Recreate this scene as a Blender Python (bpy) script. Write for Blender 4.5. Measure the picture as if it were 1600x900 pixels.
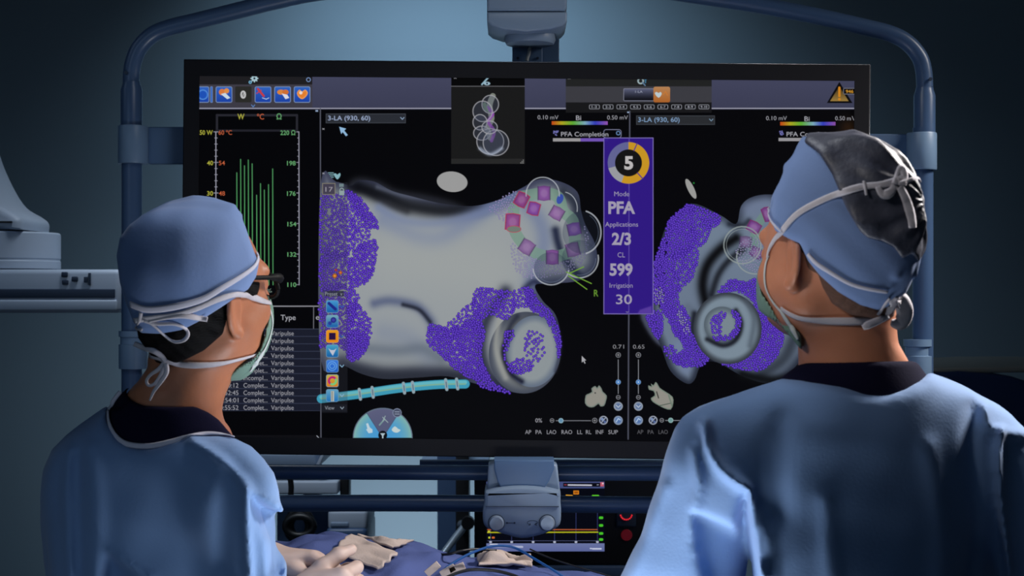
import bpy, bmesh, math, random
import numpy as np
from mathutils import Vector
from mathutils.bvhtree import BVHTree
for o in list(bpy.data.objects): bpy.data.objects.remove(o)
SC = bpy.context.scene
COL = SC.collection
F = 50.0/36.0*1600.0      # focal length in pixels of the 1600 px wide frame
CZ = 1.52                 # camera height

# ------------------------------------------------------------------ camera, world, lights
cam = bpy.data.cameras.new('camera'); cam.lens = 50; cam.sensor_width = 36
cam.clip_start = 0.05
cam.dof.use_dof = True; cam.dof.focus_distance = 2.45; cam.dof.aperture_fstop = 9.0
camo = bpy.data.objects.new('camera', cam); COL.objects.link(camo)
camo.location = (0, 0, CZ); camo.rotation_euler = (math.pi/2, 0, 0)
SC.camera = camo
vs = SC.view_settings
vs.view_transform = 'Standard'; vs.look = 'None'; vs.gamma = 1; vs.exposure = 0; vs.use_curve_mapping = False
w = bpy.data.worlds.new('world'); SC.world = w; w.use_nodes = True
w.node_tree.nodes['Background'].inputs[0].default_value = (0.10, 0.22, 0.40, 1)
w.node_tree.nodes['Background'].inputs[1].default_value = 0.05

def look_rot(loc, target):
    return (Vector(target)-Vector(loc)).to_track_quat('-Z', 'Y').to_euler()
def area(name, loc, target, sx, sy, power, color, spread=180):
    l = bpy.data.lights.new(name, 'AREA'); l.shape = 'RECTANGLE'; l.size = sx; l.size_y = sy
    l.energy = power; l.color = color; l.spread = math.radians(spread)
    o = bpy.data.objects.new(name, l); COL.objects.link(o)
    o.location = loc; o.rotation_euler = look_rot(loc, target)
    return o
# overhead procedure lamp hanging between the two men
area('procedure_lamp', (-0.02, 1.92, 2.40), (0.05, 1.75, 1.3), 0.35, 0.35, 3.4, (0.90, 0.94, 1.0), 170)
# added low fill between the two men, for light bounced off the drapes
area('low_bounce_fill', (0.03, 1.76, 0.90), (0.05, 1.82, 1.75), 0.45, 0.25, 4.3, (0.92, 0.95, 1.0), 170)
# added spot, low behind the camera, to brighten the left man's torso
sp = bpy.data.lights.new('torso_fill_spot', 'SPOT'); sp.energy = 20; sp.color = (.66, .82, 1.0); sp.spot_size = math.radians(24); sp.spot_blend = .9; sp.shadow_soft_size = .2
so = bpy.data.objects.new('torso_fill_spot', sp); COL.objects.link(so); so.location = (-.45, -.5, .75); so.rotation_euler = look_rot(so.location, (-.50, 1.95, 1.06))
# extra spot added high on the left to brighten the right man's head
s2 = bpy.data.lights.new('head_fill_spot', 'SPOT'); s2.energy = 26; s2.color = (1.0, .93, .88); s2.spot_size = math.radians(21); s2.spot_blend = .9; s2.shadow_soft_size = .12
s2o = bpy.data.objects.new('head_fill_spot', s2); COL.objects.link(s2o); s2o.location = (-.65, .95, 2.15); s2o.rotation_euler = look_rot(s2o.location, (.33, 1.72, 1.60))
# cool fill light added behind and left of the camera
area('rear_left_fill', (-1.7, -0.2, 2.3), (-0.45, 1.9, 1.35), 1.0, 0.8, 1.4, (0.55, 0.75, 1.0), 130)
# added fill light, out of view, that brightens the x-ray arm
area('x_ray_arm_fill', (-2.4, 2.2, 2.9), (-1.6, 3.6, 1.5), 1.0, 1.0, 1.5, (0.50, 0.70, 1.0), 90)
# unseen fill light added to lift the equipment behind the display
area('equipment_fill', (-0.7, 3.35, 2.5), (-0.45, 4.15, .9), 0.4, 0.3, 5.0, (0.78, 0.88, 1.0), 110)
# warm white lamp at the right that rims the right man
area('side_lamp', (1.45, 2.35, 2.35), (0.65, 1.8, 1.35), 0.3, 0.4, 20.0, (1.0, 0.94, 0.90), 110)
# light strip over the far wall
area('wall_wash', (-0.25, 4.75, 3.0), (-0.15, 5.5, 1.7), 1.2, 0.2, 9.0, (0.62, 0.80, 1.0), 110)
area('low_wall_wash', (-0.35, 4.75, 0.25), (-0.30, 5.5, 0.95), 0.9, 0.2, 6.2, (0.84, 0.90, 1.0), 140)

# ------------------------------------------------------------------ helpers
def P(px, py, Y):
    return np.array([(px-800.0)/F*Y, Y, CZ-(py-450.0)/F*Y])
def lin(c):
    c = np.asarray(c, float)/255.0
    return np.where(c <= 0.04045, c/12.92, ((c+0.055)/1.055)**2.4)

def mat(name, col, rough=0.5, metal=0.0, bump=0.0, bd=0.004, bscale=40.0, var=0.0, vscale=6.0, sss=0.0, spec=0.5, emit=None, stretch=None, sheen=0.0, coat=0.0):
    m = bpy.data.materials.new(name); m.use_nodes = True
    nt = m.node_tree; b = nt.nodes['Principled BSDF']
    c = tuple(lin(col)) + (1,)
    b.inputs['Base Color'].default_value = c
    b.inputs['Roughness'].default_value = rough
    b.inputs['Metallic'].default_value = metal
    b.inputs['Specular IOR Level'].default_value = spec
    b.inputs['Sheen Weight'].default_value = sheen
    b.inputs['Coat Weight'].default_value = coat
    if sss:
        b.inputs['Subsurface Weight'].default_value = sss
        b.inputs['Subsurface Radius'].default_value = (0.012, 0.004, 0.002)
        b.inputs['Subsurface Scale'].default_value = 1.0
    if emit:
        b.inputs['Emission Color'].default_value = tuple(lin(emit)) + (1,)
        b.inputs['Emission Strength'].default_value = 1.0
    if bump or var:
        tc = nt.nodes.new('ShaderNodeTexCoord'); mp = nt.nodes.new('ShaderNodeMapping')
        nt.links.new(tc.outputs['Object'], mp.inputs[0])
        if stretch: mp.inputs['Scale'].default_value = stretch
        n = nt.nodes.new('ShaderNodeTexNoise'); n.inputs['Scale'].default_value = bscale; n.inputs['Detail'].default_value = 4
        nt.links.new(mp.outputs[0], n.inputs['Vector'])
        if bump:
            bp = nt.nodes.new('ShaderNodeBump'); bp.inputs['Strength'].default_value = bump; bp.inputs['Distance'].default_value = bd
            nt.links.new(n.outputs['Fac'], bp.inputs['Height']); nt.links.new(bp.outputs[0], b.inputs['Normal'])
        if var:
            n2 = nt.nodes.new('ShaderNodeTexNoise'); n2.inputs['Scale'].default_value = vscale; n2.inputs['Detail'].default_value = 3
            nt.links.new(mp.outputs[0], n2.inputs['Vector'])
            mx = nt.nodes.new('ShaderNodeMix'); mx.data_type = 'RGBA'
            mx.inputs['A'].default_value = tuple(lin(col)*(1-var)) + (1,)
            mx.inputs['B'].default_value = tuple(np.minimum(lin(col)*(1+var), 1)) + (1,)
            nt.links.new(n2.outputs['Fac'], mx.inputs['Factor']); nt.links.new(mx.outputs['Result'], b.inputs['Base Color'])
    return m

M = dict(
    wall=mat('wall_paint', (118, 140, 152), 0.85, var=0.05, vscale=1.5),
    floor=mat('floor_vinyl', (70, 84, 98), 0.4, var=0.1, vscale=3),
    ceiling=mat('ceiling_panel', (120, 130, 138), 0.9, var=0.04),
    gown=mat('gown_fabric', (116, 148, 194), 0.85, spec=.25, bd=.0008, bump=0.3, bscale=260, var=0.06, vscale=9, sheen=0.15),
    cap=mat('cap_fabric', (114, 140, 188), 0.8, spec=.3, bd=.0007, bump=0.3, bscale=220, var=0.05, vscale=12, sheen=0.1),
    crown=mat('crown_fabric', (70, 73, 88), 0.5, bump=0.5, bscale=60, var=0.35, vscale=30),
    tie=mat('tie_ribbon', (200, 196, 204), 0.8, bump=0.2, bscale=300),
    capband=mat('cap_band', (196, 196, 212), 0.7),
    mask=mat('mask_fabric', (112, 144, 130), 0.85, bd=.0006, bump=0.2, bscale=300),
    maskedge=mat('mask_edge', (205, 214, 214), 0.75),
    shirt=mat('scrub_navy', (19, 18, 42), 0.95, spec=.1, bd=.0008, bump=0.3, bscale=400),
    skin_l=mat('skin_tan', (182, 118, 86), 0.48, bump=0.18, bd=.0015, bscale=140, var=0.10, vscale=40, sss=0.12),
    skin_r=mat('skin_light', (202, 134, 102), 0.48, bump=0.18, bd=.0015, bscale=140, var=0.10, vscale=40, sss=0.12),
    hair=mat('hair_black', (8, 7, 8), 0.7, bd=.0015, bump=1.0, bscale=160, stretch=(1, 1, 4), spec=0.15),
    hair_r=mat('hair_brown', (92, 62, 48), 0.8, bd=.001, bump=1.0, bscale=300, var=0.4, vscale=160),
    specs=mat('spectacle_black', (12, 12, 14), 0.6, spec=.2),
    glove=mat('glove_latex', (206, 180, 168), 0.55, bd=.001, bump=0.3, bscale=70, sss=0.05),
    gauze=mat('gauze_cotton', (200, 182, 172), 0.9, bd=.001, bump=0.6, bscale=350),
    drape=mat('drape_blue', (84, 98, 152), 0.9, spec=.2, bd=.001, bump=0.5, bscale=300, var=0.08, vscale=12),
    tube=mat('tube_blue', (72, 98, 134), 0.32, var=0.04),
    tubel=mat('collar_blue', (118, 146, 176), 0.4, var=0.04),
    plate=mat('plate_blue', (88, 118, 156), 0.45, var=0.04),
    boxg=mat('box_grey', (128, 148, 172), 0.42, var=0.03),
    boxd=mat('box_seam', (40, 56, 78), 0.5),
    knob=mat('knob_grey', (140, 156, 176), 0.25, metal=0.3),
    black=mat('equipment_black', (12, 13, 16), 0.45),
    bezel=mat('bezel_black', (20, 20, 26), 0.6, spec=.25),
    bezel_edge=mat('bezel_edge', (120, 124, 130), 0.3, metal=0.6),
    cable_w=mat('cable_white', (170, 178, 182), 0.5),
    cable_b=mat('cable_blue', (28, 84, 150), 0.4),
    cable_k=mat('cable_black', (10, 12, 18), 0.4),
    white=mat('equipment_white', (172, 184, 200), 0.5, var=0.03),
    whited=mat('equipment_panel', (124, 142, 166), 0.5),
    column=mat('column_blue', (62, 86, 120), 0.4),
    silver=mat('arm_silver', (150, 164, 176), 0.35, metal=0.4),
    mattress=mat('mattress_blue', (34, 52, 92), 0.5, var=0.05),
    rail=mat('rail_cream', (150, 148, 138), 0.4),
)

def setp(o, label=None, cat=None, group=None, kind=None):
    if label: o['label'] = label
    if cat: o['category'] = cat
    if group: o['group'] = group
    if kind: o['kind'] = kind
    return o
WL = {}
def thing(name, loc, label, cat, group=None):
    o = bpy.data.objects.new(name, None); o.empty_display_size = 0.05; COL.objects.link(o)
    o.location = tuple(loc); WL[o] = np.array(loc, float)
    return setp(o, label, cat, group)
def mesh_obj(name, V, Fc, m, parent=None, smooth=True, label=None, origin=None):
    V = np.asarray(V, float)
    if parent is not None:
        base = WL[parent]
    else:
        base = np.array(origin, float) if origin is not None else np.array([(V[:,0].min()+V[:,0].max())/2, (V[:,1].min()+V[:,1].max())/2, V[:,2].min()])
    me = bpy.data.meshes.new(name)
    me.from_pydata((V-base).tolist(), [], [list(map(int, f)) for f in Fc])
    if isinstance(m, (list, tuple)):
        for q in m: me.materials.append(q)
    else: me.materials.append(m)
    if smooth: me.shade_smooth()
    me.update()
    o = bpy.data.objects.new(name, me); COL.objects.link(o)
    if parent is not None: o.parent = parent
    else: o.location = tuple(base)
    WL[o] = base
    if label: o['label'] = label
    return o
class MB:
    """collects bmesh shapes for one mesh"""
    def __init__(s): s.V = []; s.F = []; s.n = 0
    def add(s, V, Fc):
        V = np.asarray(V, float)
        s.V.append(V); s.F += [[i+s.n for i in f] for f in Fc]; s.n += len(V)
        return s
    def build(s, name, m, parent=None, smooth=True, label=None, sharp=None):
        o = mesh_obj(name, np.concatenate(s.V), s.F, m, parent, smooth, label)
        if sharp: o.data.set_sharp_from_angle(angle=math.radians(sharp))
        return o
def boxm(c, size, bev=0.0, seg=3, R=None):
    bm = bmesh.new(); bmesh.ops.create_cube(bm, size=1.0)
    for v in bm.verts: v.co = Vector((v.co.x*size[0], v.co.y*size[1], v.co.z*size[2]))
    if bev: bmesh.ops.bevel(bm, geom=bm.edges[:], offset=bev, segments=seg, profile=0.5, affect='EDGES')
    V = np.array([v.co[:] for v in bm.verts]); bm.verts.index_update()
    Fc = [[v.index for v in f.verts] for f in bm.faces]; bm.free()
    if R is not None: V = V @ np.asarray(R).T
    return V+np.asarray(c), Fc
def catmull(pts, n=8, closed=False):
    pts = np.asarray(pts, float); N = len(pts); out = []
    rng = range(N) if closed else range(N-1)
    for i in rng:
        if closed: p0, p1, p2, p3 = pts[(i-1)%N], pts[i], pts[(i+1)%N], pts[(i+2)%N]
        else: p0, p1, p2, p3 = pts[max(i-1,0)], pts[i], pts[i+1], pts[min(i+2,N-1)]
        for k in range(n):
            t = k/n
            out.append(0.5*((2*p1)+(-p0+p2)*t+(2*p0-5*p1+4*p2-p3)*t*t+(-p0+3*p1-3*p2+p3)*t**3))
    if not closed: out.append(pts[-1])
    return np.array(out)
def tube(pts, r, seg=16, caps=True):
    pts = np.asarray(pts, float); n = len(pts)
    r = np.broadcast_to(np.asarray(r, float), (n,))
    T = np.gradient(pts, axis=0); T /= np.linalg.norm(T, axis=1)[:, None]+1e-12
    up = np.array([0., 1, 0]) if abs(T[0][1]) < 0.9 else np.array([1., 0, 0])
    V = []; A = None
    for i in range(n):
        A = up-T[i]*np.dot(up, T[i]) if A is None else A-T[i]*np.dot(A, T[i])
        A /= np.linalg.norm(A); B = np.cross(T[i], A)
        for k in range(seg):
            a = 2*math.pi*k/seg; V.append(pts[i]+r[i]*(math.cos(a)*A+math.sin(a)*B))
    Fc = [[i*seg+k, i*seg+(k+1)%seg, (i+1)*seg+(k+1)%seg, (i+1)*seg+k] for i in range(n-1) for k in range(seg)]
    if caps: Fc += [list(range(seg))[::-1], [(n-1)*seg+k for k in range(seg)]]
    return np.array(V), Fc
def ribbon(pts, nrm, width, th=0.0012):
    pts = np.asarray(pts, float); nrm = np.asarray(nrm, float); n = len(pts)
    width = np.broadcast_to(np.asarray(width, float), (n,))
    T = np.gradient(pts, axis=0); T /= np.linalg.norm(T, axis=1)[:, None]+1e-12
    V = []
    for i in range(n):
        N = nrm[i]-T[i]*np.dot(nrm[i], T[i]); N /= np.linalg.norm(N)+1e-12
        B = np.cross(T[i], N); h = width[i]/2
        for b, t in ((-1, 0), (-0.5, 1), (0.5, 1), (1, 0), (0.5, -1), (-0.5, -1)):
            V.append(pts[i]+B*h*b+N*th*t)
    k = 6
    Fc = [[i*k+j, i*k+(j+1)%k, (i+1)*k+(j+1)%k, (i+1)*k+j] for i in range(n-1) for j in range(k)]
    Fc += [list(range(k))[::-1], [(n-1)*k+j for j in range(k)]]
    return np.array(V), Fc
def lathe(prof, c, axis, seg=32):
    """prof: (radius, distance along axis)"""
    axis = np.asarray(axis, float); axis /= np.linalg.norm(axis)
    A = np.cross(axis, [0, 0, 1.0]) if abs(axis[2]) < 0.9 else np.cross(axis, [1.0, 0, 0])
    A /= np.linalg.norm(A); B = np.cross(axis, A); V = []; n = len(prof)
    for r, h in prof:
        for k in range(seg):
            a = 2*math.pi*k/seg; V.append(np.asarray(c)+axis*h+max(r, 1e-5)*(math.cos(a)*A+math.sin(a)*B))
    Fc = [[i*seg+k, (i+1)*seg+k, (i+1)*seg+(k+1)%seg, i*seg+(k+1)%seg] for i in range(n-1) for k in range(seg)]
    Fc += [list(range(seg)), [(n-1)*seg+k for k in range(seg)][::-1]]
    return np.array(V), Fc
def slab(poly, d0, d1, bev=0.0):
    """prism: closed world polygon (N,3), extruded from +d0 to +d1 along y"""
    bm = bmesh.new(); poly = np.asarray(poly, float)
    a = [bm.verts.new(p+np.array([0, d0, 0])) for p in poly]; b = [bm.verts.new(p+np.array([0, d1, 0])) for p in poly]
    n = len(poly); e = []
    bm.faces.new(a); bm.faces.new(b[::-1])
    for i in range(n): bm.faces.new([a[i], b[i], b[(i+1)%n], a[(i+1)%n]])
    bmesh.ops.recalc_face_normals(bm, faces=bm.faces[:])
    if bev:
        ed = [x for x in bm.edges if all(v in a for v in x.verts) or all(v in b for v in x.verts)]
        bmesh.ops.bevel(bm, geom=ed, offset=bev, segments=3, profile=0.5, affect='EDGES')
    bm.verts.index_update(); V = np.array([v.co[:] for v in bm.verts]); Fc = [[v.index for v in f.verts] for f in bm.faces]; bm.free()
    return V, Fc

# ------------------------------------------------------------------ implicit surfaces (smooth blended solids) -> mesh
def smin(a, b, k):
    h = np.clip(0.5+0.5*(b-a)/k, 0, 1); return b+(a-b)*h-k*h*(1-h)
def smax(a, b, k): return -smin(-a, -b, k)
def ell(a, b, c, ra, rb, rc):
    k0 = np.sqrt((a/ra)**2+(b/rb)**2+(c/rc)**2)+1e-9
    k1 = np.sqrt((a/ra**2)**2+(b/rb**2)**2+(c/rc**2)**2)+1e-9
    return k0*(k0-1)/k1
def cone(Q, A, B, ra, rb):
    A = np.asarray(A, float); B = np.asarray(B, float); d = B-A; L = float(d@d)+1e-12
    t = np.clip(((Q[0]-A[0])*d[0]+(Q[1]-A[1])*d[1]+(Q[2]-A[2])*d[2])/L, 0, 1)
    return np.sqrt((Q[0]-A[0]-t*d[0])**2+(Q[1]-A[1]-t*d[1])**2+(Q[2]-A[2]-t*d[2])**2)-(ra+(rb-ra)*t)
def seg_dist(x, y, pts, closed=False):
    pts = np.asarray(pts, float); n = len(pts); best = np.full(x.shape, 1e9)
    for i in range(n if closed else n-1):
        ax, ay = pts[i]; bx, by = pts[(i+1)%n]; dx, dy = bx-ax, by-ay; L = dx*dx+dy*dy+1e-12
        t = np.clip(((x-ax)*dx+(y-ay)*dy)/L, 0, 1)
        best = np.minimum(best, (x-ax-t*dx)**2+(y-ay-t*dy)**2)
    return np.sqrt(best)
def poly_sd(x, y, pts):
    pts = np.asarray(pts, float); n = len(pts); ins = np.zeros(x.shape, bool)
    for i in range(n):
        ax, ay = pts[i]; bx, by = pts[(i+1)%n]
        if ay == by: continue
        c = ((ay > y) != (by > y)) & (x < (bx-ax)*(y-ay)/(by-ay)+ax); ins ^= c
    return np.where(ins, -1, 1)*seg_dist(x, y, pts, True)
class Outline:
    """signed distance (metres) to a measured outline, swept through space"""
    def __init__(s, pts, smooth=4, pad=60, step=2.0, line=False):
        p = catmull(pts, smooth, not line) if smooth > 1 else np.asarray(pts, float)
        s.x0, s.y0 = p.min(0)-pad; x1, y1 = p.max(0)+pad; s.st = step
        xs = np.arange(s.x0, x1, step); ys = np.arange(s.y0, y1, step)
        X, Y = np.meshgrid(xs, ys)
        s.D = (seg_dist(X, Y, p) if line else poly_sd(X, Y, p)).astype(np.float32)
    def px(s, Q):
        u = (Q[0]/Q[1]*F+800-s.x0)/s.st; v = (450-(Q[2]-CZ)/Q[1]*F-s.y0)/s.st
        h, w_ = s.D.shape; cu = np.clip(u, 0, w_-1.001); cv = np.clip(v, 0, h-1.001)
        i = cu.astype(int); j = cv.astype(int); a = cu-i; b = cv-j
        d = (s.D[j, i]*(1-a)+s.D[j, i+1]*a)*(1-b)+(s.D[j+1, i]*(1-a)+s.D[j+1, i+1]*a)*b
        return d+np.hypot(u-cu, v-cv)*s.st
    def __call__(s, Q): return s.px(Q)*Q[1]/F
def snet(fn, xs, ys, zs):
    xs, ys, zs = [np.asarray(q, np.float64) for q in (xs, ys, zs)]
    D = np.empty((len(xs), len(ys), len(zs)), np.float32)
    for k0 in range(0, len(zs), 12):
        X, Y, Z = np.meshgrid(xs, ys, zs[k0:k0+12], indexing='ij'); D[:, :, k0:k0+12] = fn((X, Y, Z))
    D[0] = np.maximum(D[0], 1e-3); D[-1] = np.maximum(D[-1], 1e-3); D[:, 0] = np.maximum(D[:, 0], 1e-3); D[:, -1] = np.maximum(D[:, -1], 1e-3)
    D[:, :, 0] = np.maximum(D[:, :, 0], 1e-3); D[:, :, -1] = np.maximum(D[:, :, -1], 1e-3)
    I = D < 0
    c = sum(I[i:I.shape[0]-1+i, j:I.shape[1]-1+j, k:I.shape[2]-1+k].astype(np.int8) for i in (0, 1) for j in (0, 1) for k in (0, 1))
    act = (c > 0) & (c < 8); idx = np.argwhere(act); ids = -np.ones(act.shape, np.int64); ids[act] = np.arange(len(idx))
    acc = np.zeros((len(idx), 3)); cnt = np.zeros(len(idx)); G = (xs, ys, zs)
    for ax in range(3):
        o1, o2 = [q for q in range(3) if q != ax]
        for a in (0, 1):
            for b in (0, 1):
                p = idx.copy(); p[:, o1] += a; p[:, o2] += b; q = p.copy(); q[:, ax] += 1
                dp = D[p[:, 0], p[:, 1], p[:, 2]]; dq = D[q[:, 0], q[:, 1], q[:, 2]]; m = (dp < 0) != (dq < 0)
                t = dp[m]/(dp[m]-dq[m])
                pos = np.stack([G[k][p[m, k]] for k in range(3)], 1); pos[:, ax] += t*(G[ax][q[m, ax]]-G[ax][p[m, ax]])
                acc[m] += pos; cnt[m] += 1
    V = acc/np.maximum(cnt, 1)[:, None]; Fc = []
    for ax in range(3):
        o1, o2 = (ax+1) % 3, (ax+2) % 3
        sl0 = [slice(None)]*3; sl1 = [slice(None)]*3; sl0[ax] = slice(0, -1); sl1[ax] = slice(1, None)
        cr = I[tuple(sl0)] != I[tuple(sl1)]; e = np.argwhere(cr)
        e = e[(e[:, o1] > 0) & (e[:, o2] > 0) & (e[:, o1] < I.shape[o1]-1) & (e[:, o2] < I.shape[o2]-1)]
        q = []
        for a, b in ((1, 1), (0, 1), (0, 0), (1, 0)):
            p = e.copy(); p[:, o1] -= a; p[:, o2] -= b; q.append(ids[p[:, 0], p[:, 1], p[:, 2]])
        q = np.stack(q, 1); ins = I[e[:, 0], e[:, 1], e[:, 2]]
        q[~ins] = q[~ins][:, ::-1]; Fc.append(q)
    Fc = np.concatenate(Fc)
    return V, Fc
def fast_mesh(name, V, Q, m, parent, label=None):
    base = WL[parent]; me = bpy.data.meshes.new(name)
    me.vertices.add(len(V)); me.vertices.foreach_set('co', (V-base).astype(np.float32).ravel())
    me.loops.add(len(Q)*4); me.loops.foreach_set('vertex_index', Q.astype(np.int32).ravel())
    me.polygons.add(len(Q)); me.polygons.foreach_set('loop_start', (np.arange(len(Q))*4).astype(np.int32))
    me.update(calc_edges=True); me.validate(); me.materials.append(m); me.shade_smooth()
    o = bpy.data.objects.new(name, me); COL.objects.link(o); o.parent = parent; WL[o] = base
    if label: o['label'] = label
    return o
def rng(a, b, h): return np.arange(a, b+h, h)
def bvh(V, Q): return BVHTree.FromPolygons([tuple(v) for v in V], [tuple(map(int, q)) for q in Q])
def onto(pts, trees, off=0.002, n=6, far=None):
    """lay a polyline measured on the photograph onto surfaces"""
    pp = catmull(pts, n); out = []; nr = []
    for x, y in pp:
        d = Vector(((x-800)/F, 1, -(y-450)/F)).normalized(); best = None
        for t in trees:
            h = t.ray_cast(Vector((0, 0, CZ)), d)
            if h[0] is not None and (best is None or h[3] < best[2]): best = (h[0], h[1], h[3])
        if best is None:
            if out: Yp = out[-1][1]
            else: Yp = far
            out.append(P(x, y, Yp)); nr.append(nr[-1] if nr else np.array([0, -1.0, 0]))
        else:
            N = np.array(best[1]);
            if N @ np.array(d) > 0: N = -N
            out.append(np.array(best[0])+N*off); nr.append(N)
    out = np.array(out); nr = np.array(nr)
    for _ in range(2): out[1:-1] = (out[:-2]+2*out[1:-1]+out[2:])/4; nr[1:-1] = (nr[:-2]+2*nr[1:-1]+nr[2:])/4
    return out, nr
def text_mesh(s, size=1.0, bold=0.0):
    cu = bpy.data.curves.new('t', 'FONT'); cu.body = s; cu.size = size; cu.offset = bold; cu.resolution_u = 3
    o = bpy.data.objects.new('t', cu); COL.objects.link(o)
    dg = bpy.context.evaluated_depsgraph_get(); me = bpy.data.meshes.new_from_object(o.evaluated_get(dg))
    V = np.array([v.co[:] for v in me.vertices]); Fc = [list(p.vertices) for p in me.polygons]
    bpy.data.objects.remove(o); bpy.data.curves.remove(cu); bpy.data.meshes.remove(me)
    return V, Fc
CAPH = text_mesh('H')[0][:, 1].max()

# ------------------------------------------------------------------ the room
def struct(name, V, Fc, m):
    o = mesh_obj(name, V, Fc, m, None, smooth=False); o['kind'] = 'structure'; return o
struct('floor', *boxm((0, 2.2, -0.05), (7.2, 7.0, 0.1)), M['floor'])
struct('ceiling', *boxm((0, 2.2, 3.25), (7.2, 7.0, 0.1)), M['ceiling'])
struct('wall_back', *boxm((0, 5.6, 1.6), (7.2, 0.2, 3.2)), M['wall'])
struct('wall_left', *boxm((-3.6, 2.2, 1.6), (0.2, 7.0, 3.2)), M['wall'])
struct('wall_right', *boxm((3.6, 2.2, 1.6), (0.2, 7.0, 3.2)), M['wall'])
struct('wall_front', *boxm((0, -1.35, 1.6), (7.2, 0.1, 3.2)), M['wall'])

# ------------------------------------------------------------------ suspension frame that carries the big display
YT = 2.735
fr = thing('suspension_frame', P(800, -10, YT), 'blue tubular ceiling-hung frame arching around the large display', 'frame')
def part(name, m, parent, *shapes, sharp=40, label=None):
    mb = MB()
    for s in shapes: mb.add(*s)
    return mb.build(name, m, parent, sharp=sharp, label=label)
def vtube(px, y0, y1, r, Y=YT, seg=32):
    return tube([P(px, y0, Y), P(px, (y0+y1)/2, Y), P(px, y1, Y)], r, seg)
arch = [(205, 135), (205, 118), (208, 98), (217, 76), (236, 56), (262, 44), (310, 32), (370, 17), (430, 2), (500, -12), (620, -24), (760, -31), (900, -29),
        (1010, -18), (1100, -5), (1180, 7), (1270, 24), (1350, 42), (1392, 53), (1418, 67), (1436, 88), (1443, 110), (1445, 137)]
part('arch_tube', M['tube'], fr, tube([P(x, y, YT) for x, y in catmull(arch, 6)], 0.0158, 28))
part('arch_screw', M['boxd'], fr, lathe([(0, 0), (.0035, 0), (.0035, .004), (0, .004)], P(201, 116, YT)+[0, -.0175, 0], (0, -1, 0), 12))
part('arch_screw', M['boxd'], fr, lathe([(0, 0), (.0035, 0), (.0035, .004), (0, .004)], P(1449, 126, YT)+[0, -.0175, 0], (0, -1, 0), 12))
for cx, y0, y1, side in ((205.5, 128, 197, -1), (1444.5, 137, 208, 1)):
    prof = [(0.0165, 0), (0.0168, .004), (0.0205, .016), (0.0205, .12), (.018, .121)]
    part('tube_coupler', M['tube'], fr, lathe([(0, 0)]+prof, P(cx, y0, YT), (0, 0, -1), 32))
part('side_post', M['tube'], fr, vtube(206, 190, 792, .0195))
part('side_post', M['tube'], fr, vtube(1442, 200, 792, .0195))
def bracket(cx, y0, y1, xin, side):
    c = P(cx, (y0+y1)/2, YT); h = (y1-y0)/F*YT
    part('post_collar', M['tubel'], fr, lathe([(.0195, -h/2), (.0275, -h/2), (.0285, -h/2+.002), (.0285, h/2-.002), (.0275, h/2), (.0195, h/2)], c, (0, 0, 1), 40))
    a = P(cx, 0, YT)[0]; b = P(xin, 0, YT)[0]
    part('bracket_plate', M['plate'], fr, boxm(((a+b)/2+side*.02, YT+.018, c[2]), (abs(b-a)-.012, .022, h*.985), .003), sharp=30)
bracket(208, 197, 256, 300, 1); bracket(1440, 208, 266, 1345, -1)
for cx, y0, y1 in ((208, 517, 576), (1434, 530, 602)):
    c = P(cx, (y0+y1)/2, YT); h = (y1-y0)/F*YT
    part('lower_collar', M['tubel'], fr, lathe([(.0195, -h/2), (.0265, -h/2), (.027, -h/2+.002), (.027, h*.14), (.024, h*.15), (.024, h*.34), (.027, h*.35), (.027, h/2), (.0195, h/2)], c, (0, 0, 1), 40))
# two rails below the display
YB = 2.74
part('lower_rail', M['tube'], fr, tube([P(x, y, YB) for x, y in catmull([(206, 735), (420, 737), (800, 739), (1100, 740), (1442, 742)], 6)], .0145, 28))
part('lower_rail', M['tube'], fr, tube([P(x, y, YB) for x, y in catmull([(206, 775), (250, 785), (430, 786.5), (600, 786), (800, 787), (1000, 789), (1300, 792), (1442, 785)], 6)], .0162, 28))
part('rear_rail', M['tubel'], fr, tube([P(656, 723, 2.83), P(850, 723, 2.83), P(1085, 724, 2.83)], .0065, 16))
# handle box, hung from the display bottom
YH = 2.60
def outline_box(pts, Y, depth, bev, n=4):
    p = catmull(pts, n, True) if n > 1 else np.array(pts, float)
    return slab([P(x, y, Y) for x, y in p], 0, depth, bev)
part('handle_stem', M['plate'], fr, outline_box([(772, 719), (866, 719), (866, 733), (858, 752), (846, 770), (786, 770), (777, 752), (772, 733)], 2.615, .09, .003, 1))
hb = part('handle_box', M['boxg'], fr,
     outline_box([(757, 784), (754, 800), (756, 820), (768, 829), (790, 836), (815, 842), (840, 838), (862, 830), (875, 820), (877, 800), (876, 784),
                  (876, 770), (872, 768), (845, 762), (815, 760), (785, 762), (760, 768), (757, 772)], YH, .11, .008, 3),
     outline_box([(763, 728), (775, 722), (862, 722), (871, 728), (876, 775), (760, 775)], YH+.03, .07, .006, 1), sharp=50)
s_ = part('box_seam', M['boxd'], hb, boxm(P(816, 791.5, YH-.0005), (.134, .003, .0012)))
for x in (775.5, 855):
    kb = part('box_knob', M['knob'], fr, lathe([(0.0142, 0), (.0142, .006), (.0128, .009), (.0118, .0105), (0, .0108)], P(x, 817, YH), (0, -1, 0), 36))
    part('knob_rim', M['boxd'], kb, lathe([(.0145, 0), (.0155, .0), (.0155, .0012), (.0145, .0012)], P(x, 817, YH)+[0, -.0003, 0], (0, -1, 0), 36))
sy = P(800, 817, YH)[1]-.0004
part('slide_symbol', M['boxd'], hb, boxm(P(798, 817, YH), (.014, .0012, .0012)), boxm(P(792, 817, YH), (.003, .0012, .003)), boxm(P(804, 817, YH), (.003, .0012, .003)))
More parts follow.
